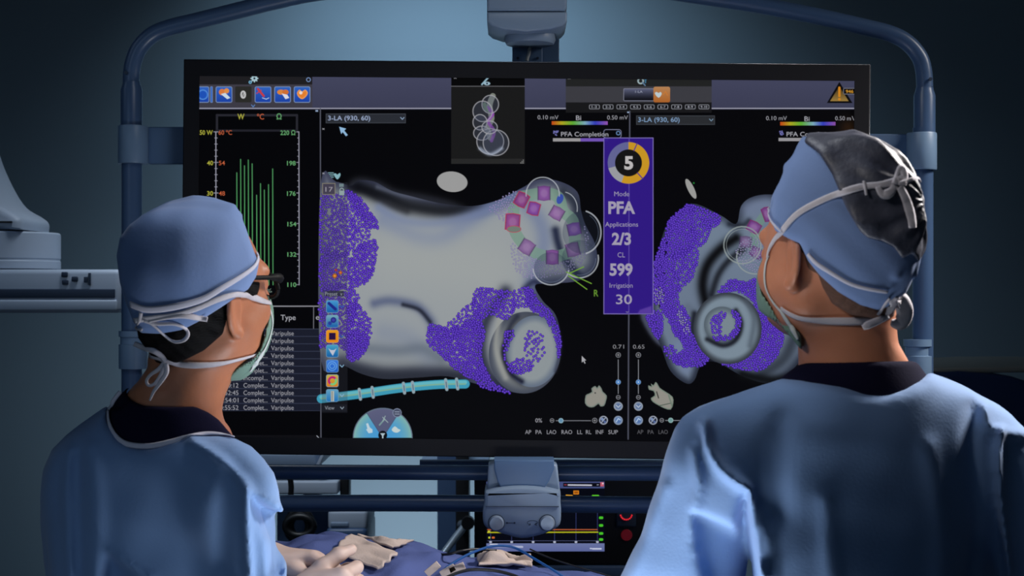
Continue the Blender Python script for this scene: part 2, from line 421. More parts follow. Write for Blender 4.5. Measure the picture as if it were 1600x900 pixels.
part('rotate_symbol', M['boxd'], hb, tube([P(832+8*math.cos(a), 816.5+3.2*math.sin(a), YH) for a in np.linspace(math.pi*.62, math.pi*2.38, 24)], .0006, 6),
     tube([P(x, y, YH) for x, y in ((828, 817.5), (829, 820), (826, 820.5))], .0007, 6), tube([P(x, y, YH) for x, y in ((838, 817), (836, 819.8), (839, 821))], .0007, 6))
# ceiling swivel above the display
sw = part('ceiling_swivel', M['boxg'], fr,
     outline_box([(761, -60), (761, 17), (882, 17), (886, 12), (886, -60)], 2.63, .14, .006, 1),
     outline_box([(761, 18), (761, 34), (768, 40), (785, 46), (823, 50), (860, 46), (880, 40), (886, 33), (886, 18)], 2.63, .14, .005, 1), sharp=45)
part('swivel_neck', M['boxg'], fr, lathe([(.038, .012), (.047, .006), (.049, -.006), (.045, -.014), (.0, -.016)], P(828, 58, 2.70), (0, 0, 1), 40))
part('mount_plate', M['plate'], fr, boxm(P(838, 92, 2.755), (.088, .02, .075), .002), boxm(P(824, 88, 2.742), (.058, .012, .06), .002), sharp=30)
for x in (809, 840): part('plate_screw', M['boxd'], fr, lathe([(0, 0), (.0025, 0), (.0025, .002), (0, .002)], P(x, 91, 2.7355), (0, -1, 0), 12))
part('hanger_rod', M['boxg'], fr, tube([P(823, -60, 2.70), P(823, -170, 2.70), P(823, -1000, 2.70)], .035, 24))
part('signal_cable', M['cable_w'], fr, tube([P(x, y, 2.729) for x, y in catmull([(829, 64), (828, 74), (826, 84), (824, 90), (823, 95)], 5)], .0035, 12))

# ------------------------------------------------------------------ the picture on the large display, drawn in photo pixels
X0, Y0, X1, Y1, S = 300, 108, 1350, 705, 2
CW, CH = (X1-X0)*S, (Y1-Y0)*S
IMG = np.zeros((CH, CW, 3), np.float32); IMG[:] = (3, 3, 5)
gx = X0+(np.arange(CW)+.5)/S; gy = Y0+(np.arange(CH)+.5)/S
R_ = random.Random(7); NR = np.random.default_rng(5)
def win(x0, y0, x1, y1, pad=2):
    i0 = max(0, int((x0-pad-X0)*S)); i1 = min(CW, int((x1+pad-X0)*S)+1); j0 = max(0, int((y0-pad-Y0)*S)); j1 = min(CH, int((y1+pad-Y0)*S)+1)
    if i1 <= i0 or j1 <= j0: return None
    X, Y = np.meshgrid(gx[i0:i1], gy[j0:j1]); return (slice(j0, j1), slice(i0, i1)), X, Y
def blend(sl, col, a):
    c = np.asarray(col, np.float32)
    IMG[sl] += (c-IMG[sl])*np.clip(a, 0, 1)[..., None]
def cov(d): return np.clip(.5-d*S, 0, 1)
def rect(x0, y0, x1, y1, col, al=1.0, col2=None, rad=0, border=None, bw=1.0):
    w_ = win(x0, y0, x1, y1)
    if not w_: return
    sl, X, Y = w_; cx, cy, hx, hy = (x0+x1)/2, (y0+y1)/2, (x1-x0)/2-rad, (y1-y0)/2-rad
    qx, qy = np.abs(X-cx)-hx, np.abs(Y-cy)-hy
    d = np.hypot(np.maximum(qx, 0), np.maximum(qy, 0))+np.minimum(np.maximum(qx, qy), 0)-rad
    if col is not None:
        c = np.asarray(col, float)
        if col2 is not None: t = np.clip((Y-y0)/(y1-y0), 0, 1)[..., None]; c = c*(1-t)+np.asarray(col2, float)*t
        blend(sl, c, cov(d)*al)
    if border is not None: blend(sl, border, cov(np.abs(d+bw/2)-bw/2)*al)
def disc(cx, cy, rx, ry=None, ang=0, col=(255, 255, 255), al=1.0, soft=0, ring=0, col2=None, rimw=8):
    ry = ry or rx; m = max(rx, ry)+soft*2+ring; w_ = win(cx-m, cy-m, cx+m, cy+m)
    if not w_: return
    sl, X, Y = w_; a = math.radians(ang); x = (X-cx)*math.cos(a)+(Y-cy)*math.sin(a); y = -(X-cx)*math.sin(a)+(Y-cy)*math.cos(a)
    d = ell(x, y, 0*x, rx, ry, 1)
    c = np.asarray(col, float)
    if col2 is not None: t = np.clip(-d/rimw, 0, 1)[..., None]; t = t*t*(3-2*t); c = np.asarray(col2, float)*(1-t)+c*t
    if ring: d = np.abs(d)-ring/2
    A = cov(d) if not soft else 1/(1+np.exp(np.clip(d/soft*2.2, -30, 30)))
    blend(sl, c, A*al)
def poly(pts, col, al=1.0, soft=0, smooth=0, col2=None, rimw=12, grad=None):
    p = catmull(pts, smooth, True) if smooth else np.asarray(pts, float)
    w_ = win(*p.min(0), *p.max(0), pad=2+soft*3)
    if not w_: return
    sl, X, Y = w_; d = poly_sd(X, Y, p); c = np.asarray(col, float)
    if grad is not None: t = np.clip((Y-p[:, 1].min())/np.ptp(p[:, 1]), 0, 1)[..., None]; c = c*(1-t)+np.asarray(grad, float)*t
    if col2 is not None: t = np.clip(-d/rimw, 0, 1)[..., None]; t = t*t*(3-2*t); c = np.asarray(col2, float)*(1-t)+c*t
    A = cov(d) if not soft else 1/(1+np.exp(np.clip(d/soft*2.2, -30, 30)))
    blend(sl, c, A*al)
def line(pts, wd, col, al=1.0, smooth=0, closed=False):
    p = catmull(pts, smooth, closed) if smooth else np.asarray(pts, float)
    w_ = win(*p.min(0), *p.max(0), pad=2+wd)
    if not w_: return
    sl, X, Y = w_; blend(sl, col, cov(seg_dist(X, Y, p, closed)-wd/2)*al)
def smear(pts, sg, col, al, smooth=6, clip=None):
    p = catmull(pts, smooth) if len(pts) > 1 else np.asarray(pts*2, float)
    w_ = win(*p.min(0), *p.max(0), pad=2+sg*3)
    if not w_: return
    sl, X, Y = w_; a = np.exp(-(seg_dist(X, Y, p)/sg)**2)*al
    if clip is not None: a = a*cov(poly_sd(X, Y, catmull(clip, 6, True)))
    blend(sl, col, a)
def dots(pts, n, r=2.15, col=(100, 64, 200), rim=(40, 20, 112), smooth=4, fall=0, al=1.0, gap=1.9, holes=()):
    gap = {1.9: 3.0, 1.5: 2.45, 1.4: 2.3, 1.7: 2.6, 1.6: 2.6}.get(gap, gap*1.35) if r > 1.5 else gap*1.5
    p = catmull(pts, smooth, True); x0, y0 = p.min(0); x1, y1 = p.max(0)
    q = np.stack([NR.uniform(x0, x1, n*6), NR.uniform(y0, y1, n*6)], 1)
    d = poly_sd(q[:, 0], q[:, 1], p); keep = (d < 0)
    if fall: keep &= NR.uniform(0, 1, len(q)) < np.clip(-d/fall, .12, 1)
    for h in holes: keep &= poly_sd(q[:, 0], q[:, 1], np.array(h, float)) > -NR.uniform(0, 5, len(q))
    done = []; grid = {}
    for x, y in q[keep]:
        k = (int(x/4), int(y/4)); bad = False
        for i in (-1, 0, 1):
            for j in (-1, 0, 1):
                for (u, v) in grid.get((k[0]+i, k[1]+j), ()):
                    if (u-x)**2+(v-y)**2 < gap*gap: bad = True
        if bad: continue
        grid.setdefault(k, []).append((x, y)); done.append((x, y))
        if len(done) >= n: break
    for x, y in done:
        sl, X, Y = win(x-r, y-r, x+r, y+r, 1); d = np.hypot(X-x, Y-y)
        blend(sl, rim, cov(d-r)*al); blend(sl, col, np.clip(1.0-(d-r*.6)*3, 0, 1)*al)

# top tool strip
rect(311, 118, 1340, 171, (66, 68, 92), col2=(58, 60, 82)); rect(311, 168.5, 1340, 170.2, (150, 150, 165))
rect(311, 117, 488, 132, (30, 29, 32)); rect(311, 132, 488, 168, (60, 58, 68))
for i, x in enumerate((313, 337, 367.5, 398, 428.5, 459)):
    if i == 2: rect(x, 135, x+25.5, 160, (42, 42, 40), rad=2); continue
    if i == 0: x = 301
    rect(x, 135, x+26, 160.5, (50, 100, 190), col2=(25, 62, 160), rad=3, border=(120, 140, 175), bw=1.2)
rect(328.5, 135, 332.5, 160.5, (50, 100, 190), rad=1.5, border=(120, 140, 175), bw=.8)
disc(317, 148, 8, col=(30, 80, 180), col2=(90, 150, 220), rimw=3)
disc(347, 144, 5, col=(215, 120, 60)); disc(354, 142, 4, col=(220, 140, 70)); poly([(345, 147), (352, 145), (360, 153), (355, 155)], (200, 215, 225))
line([(403, 139), (412, 150)], 3.4, (190, 60, 70)); line([(401, 146), (408, 141)], 1.6, (190, 60, 70)); line([(410, 153), (416, 155), (420, 153)], 1.4, (170, 190, 220))
disc(439, 144, 6, 4, 0, (215, 130, 60)); disc(446, 144, 5, 4, 0, (205, 110, 50)); poly([(440, 146), (449, 148), (452, 153), (446, 155)], (215, 215, 225))
poly([(464, 145), (468, 140), (472, 143), (477, 140), (481, 145), (478, 151), (472, 155), (466, 151)], (225, 125, 45), smooth=3, col2=(235, 160, 90), rimw=3); disc(470, 145, 2.6, col=(230, 215, 205))
disc(397.5, 122.5, 4.6, col=(165, 195, 205)); disc(397.5, 122.5, 1.6, col=(20, 30, 40)); disc(391, 128.5, 2.6, col=(110, 170, 200)); disc(391, 128.5, .9, col=(20, 30, 40))
for a in range(8): disc(397.5+5.2*math.cos(a*.785), 122.5+5.2*math.sin(a*.785), 1.1, col=(165, 195, 205))
disc(482, 124.5, 3, col=(120, 150, 200), ring=1.2); line([(393, 164), (395.5, 167), (398, 164)], 1.3, (90, 130, 190))
# power graph, top left
for a in ([(339, 180), (464, 180)], [(339, 180), (339, 206)], [(464, 180), (464, 206)]): line(a, 3.6, (38, 38, 46))
line([(339, 204), (464, 204)], 3.4, (32, 32, 40))
line([(337.3, 206), (337.5, 444)], 1.5, (150, 150, 165)); line([(467, 206), (467.5, 445)], 1.5, (150, 150, 165))
for i in range(26):
    y = 206+i*9.55; L = 3.5 if i % 5 == 0 else 2
    line([(337.5-L, y), (337.5+L, y)], 1.0, (150, 150, 165)); line([(467-L, y), (467, y)], 1.0, (150, 150, 165))
for x, y in ((370, 270), (376, 249), (382, 259), (388, 250), (394, 256), (401, 305), (407, 287), (413, 297), (419.5, 288.5), (426, 264)):
    line([(x, y), (x+.6, 445)], 1.5, (78, 150, 92))
rect(493, 172, 497, 174.5, (140, 160, 190)); line([(311, 478.5), (500, 478.5)], 1.8, (140, 140, 148))
line([(490, 479), (490, 514)], 1.4, (110, 110, 118)); rect(311, 514, 500, 642, (25, 28, 42))
for i in range(12): line([(311, 514+i*11.63), (500, 514+i*11.63)], .9, (58, 64, 84))
rect(311, 642, 500, 690, (4, 4, 6)); rect(360, 680, 500, 687, (14, 14, 18)); line([(495, 681), (498, 684), (495, 687)], 1.2, (160, 165, 175))
line([(500.5, 170), (501.5, 687)], 1.9, (78, 80, 92))
rect(509, 177.5, 634, 192.5, (40, 43, 50), border=(62, 66, 74)); line([(626, 183.5), (628.7, 186.5), (631.4, 183.5)], 1.1, (150, 175, 205))
poly([(530, 198), (541, 201), (538, 204), (543.5, 211), (540.5, 213), (535.5, 206.5), (533, 209.5)], (140, 180, 215))
# ---- left heart model
H1 = [(501, 288), (525, 284), (548, 290), (560, 282), (585, 284), (612, 298), (640, 306), (690, 318), (738, 322), (780, 312), (815, 294), (843, 280), (876, 284), (902, 300), (908, 330), (915, 352), (930, 382), (931, 415), (905, 438),
      (860, 443), (836, 446), (848, 470), (868, 492), (876, 530), (870, 575), (848, 602), (815, 614), (782, 608), (745, 600), (700, 588), (650, 590), (600, 592), (565, 584), (535, 570), (501, 560)]
poly([(545, 300), (556, 278), (590, 282), (620, 296), (665, 304), (710, 316), (730, 330), (700, 350), (600, 350)], (34, 36, 44), soft=5, smooth=5)
poly(H1, (146, 152, 156), smooth=5, col2=(60, 64, 86), rimw=24)
smear([(560, 292), (600, 306), (640, 322), (700, 330), (745, 322)], 13, (12, 14, 20), .95, clip=H1)
smear([(545, 290), (575, 300), (605, 318), (635, 330)], 7, (10, 10, 16), .6, clip=H1)
smear([(590, 292), (630, 305), (680, 312)], 4, (84, 90, 108), .7, clip=H1)
smear([(592, 325), (630, 345), (690, 348), (760, 330), (800, 306)], 8, (108, 122, 158), .75, clip=H1)
smear([(600, 345), (650, 370), (690, 372), (725, 350), (765, 322)], 15, (104, 118, 156), .65, clip=H1)
smear([(620, 400), (700, 410), (760, 420)], 60, (158, 162, 160), .6, clip=H1)
smear([(600, 520), (640, 530), (670, 560)], 18, (120, 130, 150), .5, clip=H1)
smear([(505, 310), (520, 430), (505, 540)], 18, (140, 146, 140), .5, clip=H1)
smear([(585, 474), (610, 470), (650, 478), (672, 500), (676, 514)], 8, (78, 88, 120), .75, clip=H1)
smear([(630, 476), (655, 484), (672, 503)], 3.5, (25, 28, 40), .8, clip=H1)
smear([(575, 545), (620, 548), (660, 545), (690, 560)], 11, (96, 106, 120), .7, clip=H1)
smear([(540, 578), (600, 588), (660, 588), (720, 592)], 17, (40, 44, 54), .9, clip=H1)
smear([(801, 300), (840, 340), (850, 380), (835, 420), (830, 445)], 14, (96, 110, 150), .55, clip=H1)
smear([(868, 360), (872, 380), (880, 400), (905, 432)], 7, (20, 26, 50), .85, clip=H1)
smear([(880, 300), (900, 320), (905, 350)], 11, (38, 44, 58), .85, clip=H1)
smear([(820, 450), (835, 440), (846, 450)], 5, (20, 24, 50), .6, clip=H1)
smear([(790, 455), (760, 500), (752, 545), (765, 585), (790, 606)], 10, (36, 40, 58), .85, clip=H1)
# circular vein opening
disc(820, 551, 56, 64, 8, (150, 154, 152), col2=(70, 76, 90), rimw=22)
disc(826, 549, 44, 57, 6, (30, 34, 44), soft=5, al=.45)
disc(833, 549, 43, 56, 6, (138, 146, 150), col2=(98, 110, 128), rimw=14)
smear([(796, 520), (786, 550), (795, 580), (815, 596)], 4.5, (18, 20, 38), .85)
smear([(808, 495), (798, 508), (792, 525)], 5, (30, 34, 50), .7)
smear([(868, 500), (876, 540), (868, 580)], 3, (40, 44, 60), .6)
smear([(780, 500), (775, 545), (790, 590)], 5, (150, 152, 148), .8)
# purple tag dots
V0 = (98, 62, 196); V1 = (46, 26, 122)
hol = ([(545, 395), (560, 385), (556, 402), (543, 410)], [(505, 325), (520, 322), (522, 340), (508, 345)], [(503, 350), (512, 350), (512, 380), (503, 380)])
dots([(502, 303), (520, 302), (545, 300), (560, 310), (572, 335), (580, 355), (570, 385), (555, 392), (540, 400), (520, 410), (502, 410)], 620, holes=hol)
dots([(540, 298), (560, 306), (588, 345), (590, 360), (570, 345), (550, 318)], 260, gap=1.5)
dots([(557, 388), (582, 374), (590, 385), (583, 425), (575, 440), (560, 448), (545, 445), (545, 415)], 330, gap=1.7)
dots([(502, 400), (540, 395), (546, 420), (540, 445), (520, 455), (502, 455)], 260, holes=hol)
dots([(502, 450), (552, 448), (562, 470), (555, 500), (540, 520), (502, 520)], 330, fall=10)
dots([(545, 470), (575, 490), (582, 520), (565, 560), (550, 562), (540, 540)], 240, fall=6)
dots([(541, 522), (570, 520), (576, 540), (556, 562), (543, 560)], 190, gap=1.5)
dots([(502, 520), (545, 520), (542, 548), (520, 540), (502, 545)], 120)
dots([(742, 455), (760, 449), (800, 455), (822, 448), (836, 460), (835, 480), (808, 482), (790, 500), (770, 492), (745, 500), (738, 480)], 520)
dots([(705, 500), (740, 470), (752, 500), (748, 520), (725, 520), (700, 530), (690, 515)], 110)
dots([(672, 506), (700, 512), (745, 500), (758, 520), (752, 545), (755, 570), (765, 590), (740, 592), (715, 580), (690, 556), (668, 535)], 1050, gap=1.5)
dots([(750, 560), (770, 596), (800, 614), (780, 612), (745, 600)], 190, gap=1.5)
dots([(822, 450), (842, 470), (868, 498), (877, 540), (872, 560), (868, 530), (852, 498), (828, 482)], 430, gap=1.4)
dots([(788, 520), (806, 518), (795, 540), (790, 565), (808, 575), (802, 585), (788, 560)], 90)
dots([(820, 520), (838, 515), (850, 530), (850, 555), (838, 565), (822, 555), (818, 535)], 46, gap=2.6)
dots([(797, 568), (812, 560), (832, 566), (828, 580), (808, 584), (795, 578)], 70)
# catheter shaft
sh = [(502, 623), (560, 616), (620, 607), (680, 601), (727, 600)]
line(sh, 14, (60, 150, 178), smooth=6); line([(x, y-2.5) for x, y in sh], 6, (96, 178, 190), smooth=6); line([(x, y) for x, y in sh], 2.5, (120, 170, 150), smooth=6)
for x, y in ((562, 616), (582, 613), (631, 606.5), (645, 605), (697, 601), (714, 600)): line([(x-.7, y-7.5), (x+1.2, y+7.5)], 5, (140, 160, 170)); line([(x, y-4), (x+.8, y+4)], 1.3, (70, 100, 115))
# loop catheter with electrode rings
def seg_e(x, y, w_, h, ang, c=(128, 60, 150), edge=None):
    a = math.radians(ang); q = [(x+u*math.cos(a)-v*math.sin(a), y+u*math.sin(a)+v*math.cos(a)) for u, v in ((-w_/2, -h/2), (0, -h/2-1.5), (w_/2, -h/2), (w_/2, h/2), (0, h/2+1.5), (-w_/2, h/2))]
    poly(q, c, .78, col2=tuple(np.array(c)*.8), rimw=4); line([q[0], q[5]], 1.6, (60, 40, 80), .5); line([q[2], q[3]], 1.6, (60, 40, 80), .5)
    disc(x, y, w_*.28, h*.3, ang, (168, 140, 178), .35, soft=1.5)
    if edge: line(q, 1.1, edge, closed=True)
line([(815, 307), (850, 302), (872, 308), (880, 330), (895, 345), (898, 372), (893, 392), (864, 401), (838, 396), (822, 386), (806, 365), (802, 345), (803, 325)], 18, (112, 146, 128), .72, smooth=5)
dots([(765, 322), (800, 300), (812, 306), (800, 330), (795, 350), (772, 335)], 120, 1.3, (146, 140, 176), (100, 92, 140), gap=2)
dots([(800, 380), (830, 400), (870, 410), (900, 400), (914, 380), (912, 350), (920, 380), (905, 415), (860, 432), (815, 432), (800, 405)], 520, 1.3, (150, 146, 176), (98, 92, 136), gap=1.9)
seg_e(850, 302, 19, 21, 0); seg_e(870, 333, 20, 18, 30, (132, 82, 150)); seg_e(897, 358, 20, 18, -12, (110, 56, 156)); seg_e(895, 390, 20, 20, -14, (128, 80, 150))
seg_e(863, 402, 19, 21, 0); seg_e(823, 386, 21, 20, 32, (132, 86, 150)); seg_e(834, 326, 18, 18, 15, (126, 52, 150), (170, 50, 80)); seg_e(815, 312, 19, 20, 28, (134, 44, 120), (170, 50, 80)); seg_e(801, 347, 22, 24, 4, (140, 50, 130), (180, 50, 80))
disc(803, 358, 11, 5, 0, (110, 120, 112)); disc(803, 358, 11, 5, 0, (175, 70, 90), ring=1)
disc(875, 311, 5, 8, 20, (40, 60, 170), .8)
for cx, cy, rx, ry in ((848, 304, 25, 26), (911, 363, 28, 34), (908, 406, 27, 29), (861, 420, 29, 26), (892, 330, 24, 28)):
    pass
for cx, cy, rx, ry in ((908, 363, 29, 33), (906, 404, 28, 29), (861, 420, 27, 26)): disc(cx, cy, rx, ry, 0, (30, 40, 60), .28)
def arc(cx, cy, rx, ry, a0, a1, wd=1.8, col=(165, 170, 178), al=.9): line([(cx+rx*math.cos(math.radians(a)), cy+ry*math.sin(math.radians(a))) for a in np.linspace(a0, a1, 28)], wd, col, al)
arc(848, 304, 26, 27, 175, 365); arc(908, 363, 31, 34, -75, 75, 2.3); arc(906, 404, 29, 30, -10, 125, 2); arc(861, 418, 28, 27, 10, 175, 2); arc(880, 326, 22, 26, -80, 10, 1.4); arc(908, 363, 27, 30, -60, 60, 1, (70, 80, 95)); arc(861, 418, 24, 23, 30, 150, 1, (90, 100, 120)); arc(906, 404, 25, 26, 0, 100, 1, (90, 100, 120))
for a in ([(890, 427), (912, 417)], [(885, 425), (924, 443)], [(888, 431), (917, 452)]): line(a, 1.6, (110, 160, 50))
disc(706.5, 284, 24, 16, 6, (152, 152, 152))
# left tool column over the model
for x, y, q in ((0, 0, 0),): pass
rect(503, 285, 543, 645, (60, 64, 78), .28)
rect(503.5, 286, 524, 304.5, (66, 62, 78), border=(130, 125, 110), bw=1.1); rect(530, 287, 537, 292, (110, 130, 135)); rect(530, 298, 538, 305, (140, 160, 160), rad=1); disc(534, 297.5, 3, 3.4, 0, (140, 160, 160), ring=1.4)
poly([(521, 272), (525, 271), (527, 273), (531, 270), (532, 274), (529, 279), (526, 280)], (130, 175, 185), smooth=2)
for k in range(4): line([(513+k*1.6, 270+k*2.4), (521, 270+k*2.4)], 1.1, (130, 175, 185))
disc(523, 431, 3.8, col=(225, 140, 50), col2=(130, 70, 30), rimw=3); disc(532, 426, 3, col=(205, 110, 50), col2=(120, 60, 30), rimw=2); disc(525, 422, 2, col=(160, 50, 40))
rect(507, 454.5, 537, 463, (40, 44, 52), .8)
tiles = ((479, (70, 150, 205), (20, 90, 160)), (502, (120, 170, 180), (20, 90, 165)), (525.5, (225, 150, 30), (225, 130, 20)), (548.5, (70, 160, 195), (20, 90, 160)), (572, (60, 120, 215), (30, 90, 190)), (595, (190, 175, 80), (215, 120, 20)), (618, (100, 160, 190), (30, 110, 180)))
for i, (y, a, b) in enumerate(tiles):
    rect(509.5, y-10, 529, y+10, a, col2=b, rad=3.5, border=(110, 150, 180) if i != 2 else (220, 160, 70), bw=.8)
    if i == 0: line([(514, 474), (524, 483)], 4.6, (30, 40, 130))
    if i == 1: disc(521, 500, 4.4, col=(60, 60, 160), col2=(25, 30, 110), rimw=3); disc(515.5, 505, 3, col=(40, 60, 150))
    if i == 2: rect(514, 520, 524.5, 531, (40, 15, 60))
    if i == 3: poly([(513, 544), (517, 547), (522, 547), (526, 544), (523, 550), (520, 556), (516, 550)], (185, 190, 205))
    if i == 4: disc(519, 572, 6.8, col=(110, 170, 225), ring=1.1); disc(519, 572, 3.8, col=(110, 170, 225), ring=1.1)
    if i == 5: arc(519.5, 595, 5.6, 5.6, 100, 330, 3.4, (180, 30, 110), 1); arc(519.5, 595, 5.6, 5.6, -20, 110, 3.4, (120, 195, 120), 1)
    if i == 6: rect(517, 611, 522, 627, (175, 180, 170)); line([(519, 612), (519, 626)], .8, (60, 70, 90))
for y in (479, 525.5, 572, 618): line([(531.5, y-1.5), (534.3, y+1.5), (537, y-1.5)], 1.4, (40, 90, 170) if y < 560 else (130, 170, 200))
rect(503, 632, 542, 643, (28, 30, 38), .9); line([(532, 636), (534.5, 639), (537, 636)], 1.1, (150, 165, 180))
# fan shaped menu
cxm, cym = 598, 684
for a0, a1, c in ((180, 237, (70, 150, 205)), (237, 303, (84, 88, 118)), (303, 360, (70, 150, 205))):
    w_ = win(cxm-48, cym-48, cxm+48, cym, 0); sl, X, Y = w_; r = np.hypot(X-cxm, Y-cym); an = (np.degrees(np.arctan2(Y-cym, X-cxm))) % 360
    an = np.where(Y > cym, -1, an); A = cov(r-46)*((an >= a0) & (an < a1))
    t = np.clip(r/46, 0, 1)[..., None]; c1 = np.array(c, float); c2 = np.array((130, 175, 165) if a0 != 237 else (92, 94, 124), float)
    blend(sl, c1*(1-t**3)+c2*t**3, A)
arc(cxm, cym, 46, 46, 180, 360, 1.6, (96, 110, 130), 1); line([(573, 645), (598, 684), (623, 645)], 1.2, (70, 84, 110)); disc(620.5, 645, 6.5, col=(72, 78, 100)); disc(620.5, 645, 6.5, col=(130, 140, 165), ring=1); line([(617, 643.5), (624, 643.5)], 1, (150, 160, 180)); line([(617, 647), (624, 647)], 1, (150, 160, 180))
disc(598, 680, 7, col=(10, 14, 20)); poly([(594, 677), (602, 677), (599, 681), (599, 685), (597, 685), (597, 681)], (170, 190, 200))
poly([(572, 662), (575, 661), (578, 668), (582, 671), (582, 676), (576, 677), (572, 671), (574, 670)], (185, 205, 215)); poly([(612, 671), (617, 666), (622, 670), (626, 672), (621, 676), (615, 675)], (190, 205, 205), smooth=2)
line([(593, 664), (601, 655)], 2.2, (120, 150, 150)); line([(598, 652), (606, 660)], 1.2, (150, 170, 170)); line([(602, 650), (598, 658)], 1.2, (150, 170, 170))
# thumbnail window
rect(705, 120, 820, 256, (24, 24, 24)); rect(705, 120, 820, 134, (4, 4, 4)); line([(705, 134.8), (820, 134.8)], 1, (110, 110, 115)); rect(705, 248, 820, 256, (38, 38, 38))
for k in range(3):
    for j in range(k+1): rect(813+k*2, 254-j*2.2, 814.2+k*2, 255.2-j*2.2, (150, 150, 150))
line([(753, 132), (763, 121)], 2.6, (140, 175, 190)); disc(761, 130.5, 5, 2.8, 0, (150, 180, 195)); disc(761, 130.5, 1.4, col=(20, 30, 50))
line([(770, 150), (765, 165), (768, 185), (762, 200), (766, 215)], 9, (132, 138, 128), .9, smooth=4); line([(762, 168), (770, 178), (763, 190), (772, 205), (768, 220)], 5, (140, 60, 175), .8, smooth=4)
line([(757, 163), (760, 172)], 6, (110, 140, 100), .8)
for cx, cy, rx, ry in ((766, 163, 13, 14), (754, 174, 15, 16), (750, 191, 11, 12), (753, 208, 13, 11), (766, 221, 21, 20), (775, 223, 20, 20), (765, 199, 12, 10)):
    disc(cx, cy, rx, ry, 0, (80, 88, 112), .32); disc(cx, cy, rx, ry, 0, (160, 160, 166), .85, ring=1.6)
smear([(750, 232), (766, 241), (784, 232)], 3, (160, 170, 190), .7)
# centre top window
rect(884, 121, 1112, 176, (22, 22, 24)); rect(884, 121, 1112, 135, (32, 33, 33)); rect(884, 135, 1112, 160, (58, 58, 64)); rect(974, 138, 1022, 158, (92, 96, 124), col2=(4, 4, 8), rad=2, border=(120, 122, 140)); rect(1021, 135.5, 1047, 160, (178, 128, 84), col2=(168, 96, 40), rad=3)
poly([(1023, 146), (1026, 143.5), (1029, 145.5), (1032, 143.5), (1034, 147), (1029, 153)], (185, 200, 205), smooth=2)
line([(1036, 148), (1040, 143), (1043, 149)], 1.2, (200, 120, 50)); disc(1001, 126.5, 4, col=(150, 170, 175), ring=2.4); line([(1004, 129), (1008, 133.5)], 2, (90, 120, 150)); poly([(1005, 122), (1012, 122), (1009.5, 126), (1009.5, 130), (1007.5, 130), (1007.5, 126)], (60, 110, 140))
for k in range(9): rect(920.5+k*21.4, 163.3, 937+k*21.4, 170.7, (6, 6, 10), rad=2, border=(140, 142, 150), bw=1)
# pane divider, colour bars
line([(984, 174), (981.5, 686)], 2.2, (74, 76, 90)); rect(980, 174.5, 983, 176.5, (150, 170, 200))
STOPS = [(0, (190, 70, 20)), (.18, (170, 160, 30)), (.38, (90, 165, 50)), (.6, (120, 165, 185)), (.78, (50, 60, 180)), (1, (140, 80, 170))]
def cbar(x0, x1, y0, y1):
    sl, X, Y = win(x0, y0, x1, y1, 0); t = (X-x0)/(x1-x0)
    c = np.stack([np.interp(t, [s[0] for s in STOPS], [s[1][k] for s in STOPS]) for k in range(3)], -1); blend(sl, c, cov(np.abs(Y-(y0+y1)/2)-(y1-y0)/2))
cbar(862, 949, 189.5, 195); cbar(1219, 1305, 190.5, 196)
rect(864, 216, 907, 221, (150, 148, 150)); rect(907, 216, 950, 221, (112, 82, 178)); rect(1216.5, 215.5, 1259, 220.5, (148, 146, 150)); rect(1259, 215.5, 1303, 220.5, (90, 50, 165))
for x, y in ((868.5, 208), (1221.5, 208)):
    for k in range(12): disc(x+R_.uniform(-3.5, 3.5), y+R_.uniform(-3.5, 3.5), 1.1, col=(110, 110, 175))
rect(994, 180.5, 1117, 195, (40, 42, 46), border=(60, 64, 70)); line([(1108.5, 186), (1111.3, 189), (1114, 186)], 1.1, (120, 150, 175))
smear([(1325, 200), (1332, 215)], 14, (44, 26, 10), .8)
poly([(1311.5, 128), (1332, 161), (1292, 161)], (8, 8, 10)); poly([(1311.5, 135), (1326, 158), (1297, 158)], (60, 44, 20), grad=(150, 120, 60)); line([(1311.5, 137), (1311.5, 150)], 3.6, (205, 130, 30)); disc(1311.5, 155, 2, col=(205, 130, 30)); rect(1317.5, 137.5, 1341, 147.5, (12, 12, 16), rad=2, border=(110, 110, 120))
# ---- right heart model
H2 = [(1034, 372), (1048, 345), (1080, 318), (1125, 336), (1150, 350), (1158, 322), (1175, 308), (1205, 304), (1250, 312), (1270, 400), (1270, 520), (1247, 568), (1210, 598), (1165, 590), (1120, 566), (1096, 570), (1085, 594), (1072, 599), (1048, 580), (1034, 545), (1018, 500), (1020, 440)]
poly([(1000, 490), (1025, 480), (1050, 500), (1040, 540), (1020, 530)], (70, 76, 96), soft=3, smooth=4)
poly(H2, (104, 118, 138), smooth=5, col2=(40, 46, 60), rimw=16)
smear([(1120, 370), (1150, 380)], 40, (112, 128, 146), .6, clip=H2)
smear([(1170, 325), (1195, 320)], 16, (106, 118, 146), .7, clip=H2)
smear([(1140, 350), (1160, 352), (1170, 345)], 5, (24, 28, 38), .7, clip=H2)
smear([(1150, 372), (1125, 390), (1105, 415), (1098, 445), (1103, 475)], 9, (8, 9, 12), .97, clip=H2)
smear([(1160, 390), (1138, 408), (1122, 430), (1112, 460)], 6, (16, 18, 24), .8, clip=H2)
smear([(1075, 480), (1090, 500), (1100, 535)], 8, (92, 104, 122), .8, clip=H2)
smear([(1085, 490), (1082, 515), (1092, 545), (1110, 565)], 5, (16, 18, 26), .8, clip=H2)
smear([(1190, 585), (1225, 560), (1244, 520)], 12, (40, 46, 56), .8, clip=H2)
smear([(1160, 585), (1205, 594), (1240, 590)], 8, (10, 12, 14), .9)
smear([(1060, 540), (1072, 575)], 10, (112, 128, 160), .6, clip=H2)
poly([(1030, 400), (1045, 372), (1040, 420), (1036, 480), (1028, 470)], (6, 6, 8), .9, soft=1.5, smooth=3)
